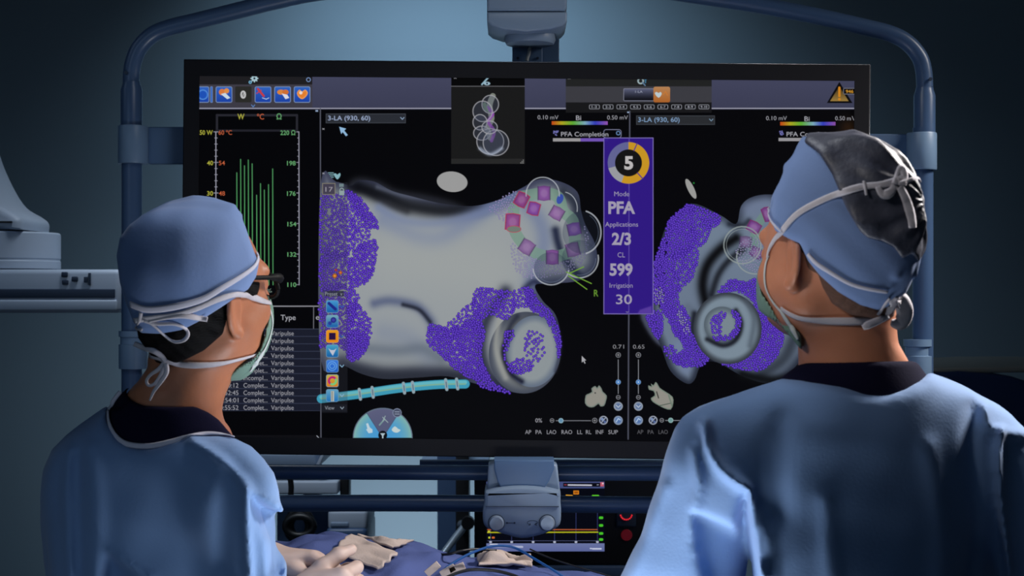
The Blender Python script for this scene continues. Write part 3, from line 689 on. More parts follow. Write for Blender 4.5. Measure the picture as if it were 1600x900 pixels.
dots([(1045, 345), (1075, 320), (1085, 330), (1082, 350), (1088, 375), (1078, 395), (1060, 405), (1042, 400), (1040, 370)], 800, gap=1.5)
dots([(1070, 320), (1100, 326), (1124, 338), (1122, 352), (1105, 356), (1095, 345)], 280, gap=1.6)
dots([(1084, 340), (1110, 355), (1102, 378), (1090, 385), (1082, 365)], 110, gap=2)
dots([(1048, 400), (1062, 392), (1090, 385), (1088, 420), (1078, 440), (1062, 440), (1050, 425)], 240, gap=1.9, holes=([(1056, 400), (1070, 392), (1066, 405), (1055, 415)],))
dots([(1020, 420), (1038, 370), (1036, 420), (1035, 470), (1020, 470)], 330, gap=1.5)
dots([(1040, 400), (1050, 420), (1062, 445), (1060, 470), (1075, 490), (1078, 520), (1060, 530), (1044, 500), (1030, 470)], 900, gap=1.5)
dots([(1060, 445), (1074, 440), (1062, 455)], 20)
dots([(1010, 492), (1030, 486), (1036, 505), (1030, 530), (1018, 515)], 200, gap=1.5)
dots([(1060, 500), (1080, 520), (1100, 545), (1108, 560), (1095, 572), (1062, 572), (1052, 560), (1068, 545), (1062, 525)], 620, gap=1.5)
dots([(1036, 542), (1050, 540), (1062, 555), (1060, 570), (1045, 560)], 38, gap=2.3)
dots([(1122, 458), (1140, 438), (1165, 440), (1180, 436), (1200, 450), (1222, 500), (1226, 520), (1215, 555), (1190, 578), (1165, 578), (1125, 568), (1150, 560), (1182, 545), (1186, 510), (1175, 470), (1150, 455)], 1700, gap=1.5)
dots([(1022, 455), (1034, 450), (1038, 470), (1028, 475)], 30, 1.3, (150, 150, 175), (60, 60, 90)); dots([(1058, 490), (1066, 488), (1078, 515), (1070, 520)], 50, 1.3, (160, 160, 185), (60, 60, 90))
disc(1137, 513, 53, 56, -10, (120, 136, 150), col2=(52, 58, 66), rimw=12); smear([(1166, 470), (1178, 500), (1172, 540)], 5, (70, 80, 92), .6)
disc(1131, 511, 30, 30, 0, (40, 46, 56), .55, soft=3); disc(1128, 507, 28, 28, 0, (118, 132, 142), col2=(84, 96, 106), rimw=12)
smear([(1150, 485), (1158, 505), (1150, 530), (1130, 540), (1105, 530)], 4, (20, 22, 30), .85)
dots([(1142, 486), (1156, 492), (1157, 510), (1145, 528), (1120, 533), (1115, 526), (1140, 522), (1150, 505)], 190, gap=1.5); dots([(1112, 500), (1125, 488), (1136, 490), (1128, 502), (1125, 522), (1113, 520)], 55, gap=2.1)
line([(1200, 330), (1185, 350), (1178, 375), (1180, 395), (1200, 392)], 14, (104, 140, 120), .6, smooth=4); seg_e(1178, 355, 20, 15, 28, (124, 56, 140), (120, 40, 100)); seg_e(1198, 335, 12, 20, -20, (124, 50, 130), (120, 40, 100)); seg_e(1165, 378, 18, 16, 5, (110, 84, 130)); seg_e(1182, 395, 20, 15, 30, (108, 60, 130))
dots([(1150, 390), (1170, 372), (1200, 375), (1204, 400), (1195, 425), (1170, 422), (1155, 410)], 260, 1.2, (142, 140, 170), (96, 92, 130), gap=2)
for r, q in ((29, 2.2), (25, .8)): arc(1160, 383, r, r, 0, 360, q, (140, 150, 150), .85)
arc(1180, 402, 29, 26, 0, 200, 2, (140, 150, 150), .85)
disc(1079.5, 295, 5, 17, -26, (152, 152, 150)); disc(1084, 286, 1.4, col=(30, 120, 50))
# purple status panel
rect(943, 202, 971, 216, None, border=(120, 122, 150), rad=4, bw=1.1); disc(966, 208, 2.8, col=(110, 150, 200), ring=1.2)
rect(943, 215, 1021, 491, (48, 24, 132), .96, border=(128, 116, 180), bw=1.2); poly([(1000, 484), (1018, 478), (1019, 490), (996, 490)], (100, 70, 165), .7, soft=1); line([(983, 216), (982.5, 491)], 1.6, (92, 76, 156), .8)
def ringseg(a0, a1, c, r0=21, r1=32.5):
    sl, X, Y = win(945, 218, 1019, 290); r = np.hypot(X-982, Y-254.5); an = np.degrees(np.arctan2(X-982, -(Y-254.5))) % 360
    blend(sl, c, cov(r-r1)*cov(r0-r)*((an >= a0) & (an < a1)))
disc(982, 254.5, 22, col=(18, 18, 18)); ringseg(0, 200, (196, 146, 34)); ringseg(200, 255, (150, 152, 158)); ringseg(255, 360, (96, 98, 146))
for a in (24, 138):
    q = math.radians(a); line([(982+21*math.sin(q), 254.5-21*math.cos(q)), (982+33*math.sin(q), 254.5-33*math.cos(q))], 1.8, (90, 60, 130))
# sliders, buttons and small hearts at the bottom
for x in (966, 997.5):
    disc(x, 554.7, 3.6, col=(130, 132, 140), ring=1); line([(x-1.8, 554.7), (x+1.8, 554.7)], .9, (150, 150, 155)); line([(x, 553), (x, 556.4)], .9, (150, 150, 155)); line([(x, 562), (x, 615)], 1, (130, 132, 140))
    disc(x, 597, 4, col=(60, 120, 190), col2=(120, 150, 190), rimw=2); disc(x, 597, 1.2, col=(190, 210, 230)); disc(x, 620.8, 3, col=(130, 132, 140), ring=1); line([(x-1.6, 620.8), (x+1.6, 620.8)], .9, (150, 150, 155))
    disc(x, 634.8, 7, col=(90, 112, 152), col2=(150, 158, 170), rimw=4); line([(x-3, 633.5), (x, 636.5), (x+3, 633.5)], 1.4, (180, 190, 200)); disc(x, 656.8, 7, col=(80, 112, 165), col2=(140, 152, 172), rimw=4); line([(x-3, 659), (x, 654), (x+3, 656)], 1.6, (180, 200, 220))
for x in (943, 1020.5): disc(x, 656.6, 6.8, col=(20, 24, 40)); disc(x, 656.6, 6, col=(150, 156, 170), ring=1.8); disc(x-2, 655, 2.4, col=(120, 140, 180)); disc(x+2, 659, 2, col=(80, 100, 150)); line([(x-3, 660), (x+3, 653)], 1.4, (160, 170, 190))
disc(862.5, 657, 2.9, col=(130, 132, 140), ring=1); line([(861, 657), (864, 657)], .9, (150, 150, 150)); line([(869, 657.3), (923, 657.3)], 1.1, (130, 132, 140)); disc(876.5, 657.3, 4, col=(96, 140, 170), col2=(150, 180, 190), rimw=2); disc(929.3, 657, 3.6, col=(130, 132, 140), ring=1); line([(927.5, 657), (931, 657)], .9, (150, 150, 155)); line([(929.3, 655.2), (929.3, 658.8)], .9, (150, 150, 155))
disc(1034, 656.7, 2.9, col=(130, 132, 140), ring=1); line([(1032.5, 656.7), (1035.5, 656.7)], .9, (150, 150, 155)); line([(1040, 657), (1075, 657)], 1.1, (130, 132, 140)); disc(1048, 656.7, 4, col=(110, 150, 150), col2=(150, 180, 180), rimw=2)
poly([(915, 618), (920, 615), (925, 612), (924, 607), (930, 603), (933, 606), (936, 602), (940, 607), (942, 612), (948, 618), (947, 626), (944, 634), (938, 635), (935, 631), (928, 636), (920, 636), (914, 630)], (142, 140, 132), smooth=2, col2=(110, 124, 116), rimw=3); disc(930, 614, 1.2, col=(60, 60, 60))
poly([(1013, 602), (1018, 604), (1017, 599), (1021, 602), (1024, 597), (1027, 599), (1031, 606), (1040, 612), (1051, 620), (1052, 630), (1048, 640), (1038, 638), (1030, 634), (1020, 628), (1017, 622), (1023, 618), (1021, 611), (1014, 609)], (142, 140, 132), smooth=2, col2=(112, 128, 116), rimw=3); line([(1026, 612), (1029, 622)], 1.4, (30, 34, 30)); line([(1030, 634), (1048, 630)], 1.2, (70, 84, 74)); line([(1045, 618), (1050, 634)], 2.5, (104, 122, 108), .8)
poly([(909, 556), (909, 566.5), (911.5, 564.5), (913.5, 568.5), (915, 567.5), (913.3, 563.8), (916, 563)], (165, 165, 170))

# lettering
def T(s, x0, yb, wpx, hpx, col, bold=0.0):
    V, Fc = text_mesh(s, 1.0, bold); a = V[:, 0].min(); ww = np.ptp(V[:, 0]) or 1
    px = x0+(V[:, 0]-a)/ww*wpx; py = yb-V[:, 1]/CAPH*hpx
    i0 = int((px.min()-X0)*S)-1; i1 = int((px.max()-X0)*S)+2; j0 = int((py.min()-Y0)*S)-1; j1 = int((py.max()-Y0)*S)+2; k = 4
    X, Y = np.meshgrid(X0+(i0+(np.arange((i1-i0)*k)+.5)/k)/S, Y0+(j0+(np.arange((j1-j0)*k)+.5)/k)/S); A = np.zeros(X.shape, bool)
    for f in Fc:
        for q in range(1, len(f)-1):
            ax, ay, bx, by, cx, cy = px[f[0]], py[f[0]], px[f[q]], py[f[q]], px[f[q+1]], py[f[q+1]]
            u_ = int((min(ax, bx, cx)-X0)*S*k)-i0*k-1; u2 = int((max(ax, bx, cx)-X0)*S*k)-i0*k+2; v_ = int((min(ay, by, cy)-Y0)*S*k)-j0*k-1; v2_ = int((max(ay, by, cy)-Y0)*S*k)-j0*k+2
            sl = (slice(max(v_, 0), v2_), slice(max(u_, 0), u2)); x, y = X[sl], Y[sl]
            e1 = (bx-ax)*(y-ay)-(by-ay)*(x-ax); e2 = (cx-bx)*(y-by)-(cy-by)*(x-bx); e3 = (ax-cx)*(y-cy)-(ay-cy)*(x-cx)
            A[sl] |= ((e1 >= 0) & (e2 >= 0) & (e3 >= 0)) | ((e1 <= 0) & (e2 <= 0) & (e3 <= 0))
    A = A.reshape(j1-j0, k, i1-i0, k).mean((1, 3)); i1 = min(i1, CW); j1 = min(j1, CH); A = A[:j1-j0, :i1-i0]
    blend((slice(j0, j1), slice(i0, i1)), col, A)
YL, OR, GR, LG, BL = (170, 168, 62), (190, 92, 58), (96, 160, 104), (160, 160, 168), (128, 150, 186)
T('W', 371, 186.5, 11, 8.5, YL, .02); T('ºC', 401.5, 186.5, 11, 8.5, OR, .01); T('Ω', 432, 186.5, 8, 8.5, GR, .02)
T('50 W', 312, 210.5, 20.5, 6.8, YL, .02); T('60 ºC', 341.5, 210.5, 21, 6.8, OR, .01); T('220 Ω', 438, 210.8, 23.5, 6.8, GR, .02)
for k, (a_, b_, c_) in enumerate((('40', '54', '198'), ('30', '48', '176'))):
    T(a_, 323.5, 258+k*47.5, 9.5, 6.6, YL, .02); T(b_, 342, 258+k*47.5, 9.5, 6.6, OR, .01); T(c_, 448.5, 258.3+k*47.5, 13.5, 6.6, GR, .02)
for k, t in enumerate(('154', '132', '110')): T(t, 449, 353.6+k*47.3, 14, 6.6, GR, .02)
T('%', 414, 457, 11, 6, (120, 140, 130))
T('0', 375.5, 153.6, 9, 11.5, (190, 190, 192), .03); T('/', 378, 152.5, 4, 8, (190, 190, 192), .02)
T('3-LA (930, 60)', 512.5, 188, 66, 7, (150, 165, 195), .015); T('3-LA (930, 60)', 997, 190.5, 65, 7, (120, 150, 185), .015)
T('×', 503.3, 203.6, 4, 4, LG, .02); T('×', 503.3, 273, 4, 4, LG, .02); T('×', 709, 123.8, 4.5, 4.5, LG, .02); T('×', 887, 124.6, 4.5, 4.5, LG, .02)
T('17', 508.5, 299.5, 11.5, 7.2, (160, 155, 165)); T('Preset  v', 508, 462, 27, 6, (150, 155, 165)); T('View', 507.5, 640, 15, 5.6, (150, 155, 165))
T('Type', 438.5, 500, 23.5, 8, LG, .012); T('e', 493.4, 499.5, 5.6, 8, LG, .012)
tm = ['0:41:10', '0:42:33', '0:44:02', '0:45:37', '0:47:21', '0:48:06', '0:49:24', '0:50:12', '0:52:45', '0:54:01', '0:55:52']
for k in range(11):
    yb = 524.2+k*11.62
    T('Varipulse', 423.5, yb, 35.5, 7, LG)
    T('Incompl...' if k == 6 else 'Complet...', 380.5, yb, 37.5, 7, LG); T(tm[k], 344, yb, 28.5, 7, LG)
T('0.10 mV', 840, 186.5, 32.5, 6.4, LG); T('Bi', 900, 187.8, 8, 7.2, LG, .01); T('0.50 mV', 948.6, 186.8, 32.5, 6.4, LG)
T('0.10 mV', 1197, 187.8, 32.5, 6.4, LG); T('Bi', 1257, 189.3, 8, 7.2, LG, .01); T('0.50 m', 1305, 188, 24.5, 6.4, LG); T('\\', 1331, 188, 3.5, 6.4, LG)
T('PFA Completion', 876.5, 213, 74, 6.8, LG, .012); T('PFA Completion', 1229, 213, 74, 6.8, LG, .012)
T('946', 1321.5, 145.2, 12, 4.6, (200, 140, 40), .03); T('1-LA', 992.5, 145, 11.5, 3.4, (150, 155, 175), .01)
for k, t in enumerate(('1-2', '2-3', '3-4', '4-5', '5-6', '6-7', '7-8', '8-9', '9-10')): T(t, 924.5+k*21.4-(1 if k == 8 else 0), 168.7, 8.5+(2 if k == 8 else 0), 3.4, (160, 162, 172), .02)
WP = (158, 152, 172)
T('5', 975.5, 264, 14, 19, (185, 182, 182), .04)
T('Mode', 959.8, 306.5, 23.5, 7.2, WP); T('PFA', 950.5, 333.5, 42, 18, WP, .035); T('Applications', 945.5, 354, 51.5, 7, WP, .004)
T('2/3', 956, 382, 30, 17.5, WP, .035); T('CL', 965, 402, 11.5, 7.5, WP); T('599', 952.5, 430, 36, 17.5, WP, .035); T('Irrigation', 952.5, 449.5, 36, 7.2, WP); T('30', 962.5, 475, 25, 14.5, WP, .01); T('v', 977.5, 488.5, 5, 2.6, WP)
T('R', 928, 463, 7, 10, (96, 140, 46), .02)
T('0.71', 957.5, 544.8, 17.5, 6.2, (140, 140, 146)); T('0.65', 989, 544.8, 18, 6.2, (140, 140, 146)); T('0%', 836.5, 660, 10.5, 6.2, LG, .005)
for t, x, w_ in (('AP', 820.5, 9.5), ('PA', 837, 9.5), ('LAO', 854.5, 14.5), ('RAO', 877.5, 16.5), ('LL', 902, 8), ('RL', 915.5, 8.5), ('INF', 931, 12), ('SUP', 950.5, 15)): T(t, x, 678.2, w_, 6.2, LG)
for t, x, w_ in (('AP', 995.5, 9.5), ('PA', 1012, 9.5), ('LAO', 1029, 14.5)): T(t, x, 678, w_, 6.2, (92, 92, 98))
# ------------------------------------------------------------------ the display itself
TL = P(287, 93, 2.68); TR = P(1360, 101, 2.66)
ex = (TR-TL); Wd = np.linalg.norm(ex); ex /= Wd
ez = np.array([0, 0, 1.]); ez -= ex*ez[2]*0+ex*(ez@ex); ez /= np.linalg.norm(ez); ey = np.cross(ez, ex)   # ey points away from the camera
Hd = 618/F*2.67
def DM(u, v, d=0.0): return TL+ex*u-ez*v+ey*d       # u right, v down (metres), d behind the front face
def uv(px, py):
    d = np.array([(px-800)/F, 1, -(py-450)/F]); o = np.array([0, 0, CZ]); t = ((TL-o)@ey)/(d@ey); q = o+d*t-TL
    return q@ex, -(q@ez)
disp = thing('large_display', DM(Wd/2, Hd, .05), 'very large black-framed display showing white and purple heart maps', 'display')
u0, v0 = uv(311.5, 118.5); u1, v1 = uv(1335.5, 123); _, v2 = uv(800, 687.5)
v0 = v0; sc = [(u0, v0), (u1, v0), (u1, v2), (u0, v2)]
b = .0
def frame_bar(a, c): return a, c
mb = MB()
ri = [(0, 0), (Wd, 0), (Wd, Hd), (0, Hd)]
V = [DM(u, v, .0015) for u, v in ri]+[DM(u, v, 0) for u, v in [(.002, .002), (Wd-.002, .002), (Wd-.002, Hd-.002), (.002, Hd-.002)]]+[DM(u, v, 0) for u, v in sc]+[DM(u, v, .003) for u, v in sc]+[DM(u, v, .055) for u, v in ri]
Fc = []
for i in range(4):
    j = (i+1) % 4
    Fc += [[i, i+4, j+4, j], [i+4, i+8, j+8, j+4], [i+8, i+12, j+12, j+8], [i, j, j+16, i+16]]
Fc.append([19, 18, 17, 16]); mb.add(V, Fc); bz = mb.build('bezel', M['bezel'], disp, smooth=False)
er = MB()
for a, c in (((0, 0), (Wd, 0)), ((Wd, 0), (Wd, Hd))):
    er.add(*tube([DM(a[0], a[1], .004), DM((a[0]+c[0])/2, (a[1]+c[1])/2, .004), DM(c[0], c[1], .004)], .0013, 8))
er.build('edge_trim', M['bezel_edge'], bz)
# fine mesh of the lit panel, coloured by the picture
def lit_panel(name, parent, O, ex, ez, u0, u1, v0, v1, nu, nv, label):
    U, Vv = np.meshgrid(np.linspace(u0, u1, nu), np.linspace(v0, v1, nv)); W_ = O+U[..., None]*ex-Vv[..., None]*ez
    px_ = W_[..., 0]/W_[..., 1]*F+800; py_ = 450-(W_[..., 2]-CZ)/W_[..., 1]*F
    fu = np.clip((px_-X0)*S-.5, 0, CW-1.01); fv = np.clip((py_-Y0)*S-.5, 0, CH-1.01); i = fu.astype(int); j = fv.astype(int); a = (fu-i)[..., None]; c = (fv-j)[..., None]
    LI = lin(np.clip(IMG, 0, 255)).astype(np.float32)
    colr = (LI[j, i]*(1-a)+LI[j, i+1]*a)*(1-c)+(LI[j+1, i]*(1-a)+LI[j+1, i+1]*a)*c
    idx = np.arange(nu*nv).reshape(nv, nu); Q = np.stack([idx[:-1, :-1], idx[1:, :-1], idx[1:, 1:], idx[:-1, 1:]], -1).reshape(-1, 4)
    m = bpy.data.materials.new('lit_picture'); m.use_nodes = True; nt = m.node_tree; pb = nt.nodes['Principled BSDF']
    at = nt.nodes.new('ShaderNodeAttribute'); at.attribute_name = 'picture'; nt.links.new(at.outputs['Color'], pb.inputs['Emission Color'])
    pb.inputs['Base Color'].default_value = (.002, .002, .0025, 1); pb.inputs['Roughness'].default_value = .5; pb.inputs['Specular IOR Level'].default_value = .04; pb.inputs['Emission Strength'].default_value = 1.0
    o = fast_mesh(name, W_.reshape(-1, 3), Q, m, parent, label)
    ca = o.data.color_attributes.new('picture', 'FLOAT_COLOR', 'POINT')
    ca.data.foreach_set('color', np.concatenate([colr.reshape(-1, 3), np.ones((nu*nv, 1))], 1).astype(np.float32).ravel())
    return o
lit_panel('screen', disp, TL+ey*.0025, ex, ez, u0, u1, v0, v2, 1800, 1010, 'lit picture panel with graphs and heart maps')

# ------------------------------------------------------------------ people
def frame(c, yaw, pitch, roll=0):
    th, ph = math.radians(yaw), math.radians(pitch)
    f = np.array([math.sin(th)*math.cos(ph), math.cos(th)*math.cos(ph), math.sin(ph)]); s = np.array([math.cos(th), -math.sin(th), 0]); u = np.cross(s, f)
    r = math.radians(roll); s2 = s*math.cos(r)+u*math.sin(r); u2 = -s*math.sin(r)+u*math.cos(r)
    return np.asarray(c, float), s2, f, u2
HS = 1.05      # size of the heads against the unit head below
def loc(Q, fr):
    c, s, f, u = fr; d = [Q[i]-c[i] for i in range(3)]
    return [d[0]*v[0]+d[1]*v[1]+d[2]*v[2] for v in (s, f, u)]
def W(fr, a, b, c): return fr[0]+fr[1]*a+fr[2]*b+fr[3]*c
def cranium(a, b, c): return ell(a, b+.002, c-.006, .074, .094, .094)
def head_sdf(Q, fr, ear_side=0):
    a, b, c = [q/HS for q in loc(Q, fr)]; L = (a, b, c); A = np.abs(a); LA = (A, b, c)
    d = cranium(a, b, c)
    d = smin(d, ell(a, b-.036, c+.05, .062, .058, .085), .03)
    d = smin(d, cone(LA, (.052, .0, -.072), (.026, .062, -.112), .016, .016), .035)
    d = smin(d, ell(a, b-.066, c+.114, .028, .026, .022), .02)
    d = smin(d, cone(LA, (.052, .054, -.045), (.056, .030, -.055), .018, .018), .02)      # cheekbones
    d = smin(d, cone(LA, (.012, .094, .004), (.044, .080, .004), .008, .008), .012)    # brow
    d = smax(d, -(np.sqrt((A-.032)**2+(b-.104)**2+(c+.018)**2)-.016), .012)
    d = smin(d, np.sqrt((A-.032)**2+(b-.082)**2+(c+.018)**2)-.0125, .003)
    d = smin(d, cone(L, (0, .092, -.012), (0, .114, -.052), .007, .0105), .012)
    d = smin(d, cone(LA, (0, .104, -.055), (.011, .102, -.056), .009, .006), .006)
    d = smin(d, cone(LA, (0, .094, -.080), (.018, .088, -.081), .006, .004), .006)
    d = smin(d, cone(LA, (0, .094, -.089), (.016, .088, -.088), .006, .004), .005)
    # ears: a tilted dish with rim and lobe standing off the head
    ea, eb, ec = A-.079, b+.004, c+.026
    th = math.radians(24); x = ea*math.cos(th)+eb*math.sin(th); y = -ea*math.sin(th)+eb*math.cos(th)
    e = ell(x, y+.004, ec-.006, .006, .0185, .031)
    e = smin(e, np.sqrt(x*x+(y-.003)**2+(ec+.026)**2)-.0075, .01)
    e = smax(e, -ell(x-.008, y+.003, ec-.006, .0075, .012, .023), .003)
    d = smin(d, e, .006)
    return d*HS
def chain(Q, pts, k=.03):
    d = None
    for (p, r), (q, t) in zip(pts[:-1], pts[1:]):
        e = cone(Q, p, q, r, t); d = e if d is None else smin(d, e, k)
    return d

def make_hand(parent, wrist, fwd, palm_n, curls, thumb, side, name='surgical_glove', spread=1.0, h=.0016):
    """glove on a hand: palm, four fingers with three bends each, and a thumb rooted at the side of the palm"""
    f = np.asarray(fwd, float); f /= np.linalg.norm(f); n = np.asarray(palm_n, float); n -= f*(n@f); n /= np.linalg.norm(n); s = np.cross(f, n)*side
    w0 = np.asarray(wrist, float)
    def pt(a, b, c): return w0+s*a+f*b+n*c
    chs = []
    for i, (off, L, cu) in enumerate(zip((-.031, -.0105, .0105, .030), (.040, .045, .042, .033), curls)):
        base = pt(off*.95, .088-(0.004*abs(i-1)), 0); an = 0; p = base; pts = [(pt(off*.55, .035, 0), .0125), (base, .0108)]
        for j, (Lj, r) in enumerate(((L, .0098), (L*.62, .0088), (L*.48, .0078))):
            an += math.radians(cu*(1.0, 1.15, .7)[j])
            dr = f*math.cos(an)+n*math.sin(an)+s*(off*2.0*spread if j == 0 else 0); dr /= np.linalg.norm(dr); p = p+dr*Lj; pts.append((p, r))
        chs.append(pts)
    tb = pt(-.026, .022, .006); d1 = -s*math.sin(math.radians(thumb))+f*math.cos(math.radians(thumb))+n*.35; d1 /= np.linalg.norm(d1)
    t1 = tb+d1*.040; d2 = d1+f*.25+n*.25; d2 /= np.linalg.norm(d2); t2 = t1+d2*.032; d3 = d2+f*.25+n*.3+s*.2; d3 /= np.linalg.norm(d3); t3 = t2+d3*.024
    th = [(tb, .016), (t1, .0125), (t2, .0108), (t3, .0085)]
    def fn(Q):
        a, b, c = [sum((Q[i]-w0[i])*v[i] for i in range(3)) for v in (s, f, n)]
        d = ell(a, b-.052, c, .043, .056, .0165); d = smin(d, cone(Q, pt(0, -.07, 0), pt(0, .01, 0), .031, .027), .03)
        fing = None
        for p in chs:
            e = chain(Q, p, .004); fing = e if fing is None else smin(fing, e, .0035)
        d = smin(d, fing, .009); d = smin(d, chain(Q, th, .006), .010)
        return d
    allp = np.array([q for c in chs+[th] for q, r in c]+[pt(0, -.08, 0)]); lo = allp.min(0)-.045; hi = allp.max(0)+.045
    V, Q = snet(fn, rng(lo[0], hi[0], h*1.25), rng(lo[1], hi[1], h*1.25), rng(lo[2], hi[2], h*1.25))
    return fast_mesh(name, V, Q, M['glove'], parent)

def build_person(p):
    """p: measured pose. Order of parts: body, shirt, gown, cap, hair, mask."""
    root = thing('person', p['feet_mid'], p['label'], 'person')
    hd = p['head']; J = p['J']; sk = p['skin']; prism = {k: Outline(v, sm) for k, (v, sm) in p['outl'].items()}
    bd = frame(J['chest'], p['yaw'], 0)
    def body(Q):
        d = head_sdf(Q, hd)
        nk = cone(Q, J['neck_top'], J['neck_base'], .056, .064)
        nk = smin(nk, cone(Q, J['neck_base'], J['chest'], .060, .085), .03)
        nk = smin(nk, cone(Q, W(hd, 0, .02, -.105), J['neck_base']+p['throat'], .03, .045), .03)
        d = smin(d, nk, .022)
        if 'neck' in prism:
            zz = Q[2]; d2 = smax(d, prism['neck'](Q)-.0005, .012); t = np.clip((p['neck_z']-zz)/.03, 0, 1); d = d*(1-t)+d2*t
        d = smin(d, cone(Q, J['chest'], J['hip'], .10, .095), .05)
        for s in 'LR': d = smin(d, chain(Q, [(J['chest'], .05), (J['sh'+s], .032), (J['el'+s], .030), (J['wr'+s], .025)], .02), .02)
        t = np.clip((p['clip_z']-Q[2])/.04, 0, 1)*np.clip((Q[2]-.75)/.1, 0, 1); d = d+np.maximum(smax(d, prism['gown'](Q)+.045, .02)-d, 0)*t
        for s in 'LR':
            d = smin(d, chain(Q, [(J['hip'], .09), (J['hp'+s], .085), (J['kn'+s], .055), (J['an'+s], .036)], .03), .03)
            d = smin(d, cone(Q, J['an'+s]-[0, 0, .05], J['toe'+s], .04, .034), .02)
        return d
    pts = np.array([v for v in J.values()]+[hd[0]]); lo = pts.min(0)-.16; hi = pts.max(0)+.16
    zb = J['neck_base'][2]-.05; h = .0032
    def rz(top): return np.concatenate([np.arange(-.005, zb, .014), np.arange(zb, top, h)])
    hx = (hd[0][0]-.17, hd[0][0]+.17); hy = (hd[0][1]-.17, hd[0][1]+.17)
    def axis(lo_, hi_, a, b): return np.concatenate([np.arange(lo_, a, .011), np.arange(a, b, h), np.arange(b, hi_+.011, .011)])
    V, Q = snet(body, axis(lo[0], hi[0], *hx), axis(lo[1], hi[1], *hy), rz(hd[0][2]+.13))
    fast_mesh('body', V, Q, sk, root); T_body = bvh(V, Q)
    # ---- torso volume shared by shirt and gown
    def torso(Q, g=0.0):
        a, b, c = loc(Q, bd)
        zc = np.clip(-c, -.2, 1.2)
        rx = .168+g+.02*np.clip(zc/.4, 0, 1)+.05*np.clip((zc-.5)/.6, 0, 1); ry = .108+g+.045*np.clip((zc-.1)/.8, 0, 1)
        d = (np.sqrt((a/rx)**2+((b+.0)/ry)**2+1e-9)-1)*np.minimum(rx, ry)*.95
        d = smax(d, c-.10-g, .09)
        d = smin(d, chain(Q, [(J['shL'], .062+g), (J['neck_base']-[0, 0, .05], .060+g), (J['shR'], .062+g)], .04), .05)
        d = smin(d, cone(Q, J['neck_base']-[0, 0, .015], J['chest'], .070+g*.5, .10), .05)
        return d
    def shirt(Q):
        d = torso(Q, -.004); d = smin(d, cone(Q, J['neck_base']+(J['neck_top']-J['neck_base'])*.25, J['neck_base']-[0, 0, .05], .068, .085), .03)
        return smax(smax(d, prism['shirt'](Q), .006), J['chest'][2]-.10-Q[2], .01)
    lo2 = np.minimum(J['shL'], J['shR'])-[.14, .2, 0]; hi2 = np.maximum(J['shL'], J['shR'])+[.14, .2, 0]; hs = .0045
    V, Q = snet(shirt, rng(lo2[0], hi2[0], hs), rng(lo2[1], hi2[1], hs), rng(J['chest'][2]-.13, J['neck_top'][2]+.04, hs))
    fast_mesh('scrub_shirt', V, Q, M['shirt'], root); T_shirt = bvh(V, Q)
    folds = [(Outline(q, 4, 40, 2.0, True), amp, wd) for q, amp, wd in p['ridges']]
    dents = [(Outline(q, 1, 60, 2.0), dep, sf) for q, dep, sf in p['dents']]
    ymid = J['chest'][1]
    def gown(Q):
        d = torso(Q, .012)
        for s in 'LR':
            rs = p['sleeve']; e = chain(Q, [(J['sh'+s], rs[0]), (J['el'+s], rs[1]), (J['wr'+s]+(J['el'+s]-J['wr'+s])*.12, rs[2])], .04); d = smin(d, e, .028)
        d = smax(d, .30-Q[2], .01); d = smax(d, prism['gown'](Q), .022)
        w_ = np.clip((ymid+.06-Q[1])/.10, 0, 1)
        for o, amp, wd in folds: d = d-amp*np.exp(-(o.px(Q)/wd)**2)*w_
        for o, dep, sf in dents: d = d+dep*(1/(1+np.exp(np.clip(o.px(Q)/sf, -20, 20))))*w_
        # long soft gathers towards the hem
        a, b, c = loc(Q, bd); lowt = np.clip((-c-.25)/.5, 0, 1)
        d = d+.010*lowt*np.sin(np.arctan2(b, a)*9)
        return d+.0012*np.sin(Q[0]*47+Q[2]*23)*np.sin(Q[2]*61-Q[0]*31)
    lo3 = np.minimum(lo, lo2); hi3 = np.maximum(hi, hi2); zc = 1.10; hg = .0052
    zs = np.concatenate([np.arange(.26, zc, .012), np.arange(zc, J['neck_top'][2]+.05, hg)])
    V, Q = snet(gown, rng(lo3[0], hi3[0], hg), rng(lo3[1], hi3[1], hg), zs)
    fast_mesh('surgical_gown', V, Q, M['gown'], root); T_gown = bvh(V, Q)
    # ---- cap
    def capf(Q, g=0.0, wr=1.0):
        a, b, c = loc(Q, hd); d = ell(a, b+.010, c-.018, p['cap_r'][0]+g, p['cap_r'][1]+g, p['cap_r'][2]+g)
        d = smax(d, b*.93+c*.30-.122-g, .012); d = smax(d, c*.96+b*.10-p['cap_top']-g, .02)
        d = smax(d, prism['cap'](Q)-g*.5, .010)
        for (qa, qb, qc), (ra, rb, rc), amp, wd in p['creases']:
            e = cone((a, b, c), (qa, qb, qc), (ra, rb, rc), 0, 0); d = d-amp*np.exp(-(e/wd)**2)
        return d+.0009*wr*np.sin(a*95+c*60)*np.sin(b*80-c*70)
    c0 = hd[0]; hc = .0026; rr = (rng(c0[0]-.145, c0[0]+.145, hc), rng(c0[1]-.145, c0[1]+.145, hc), rng(c0[2]-.13, c0[2]+.15, hc))
    V, Q = snet(capf, *rr); cp = fast_mesh('surgical_cap', V, Q, M['cap'], root); WL[cp] = WL[root]; T_cap = bvh(V, Q)
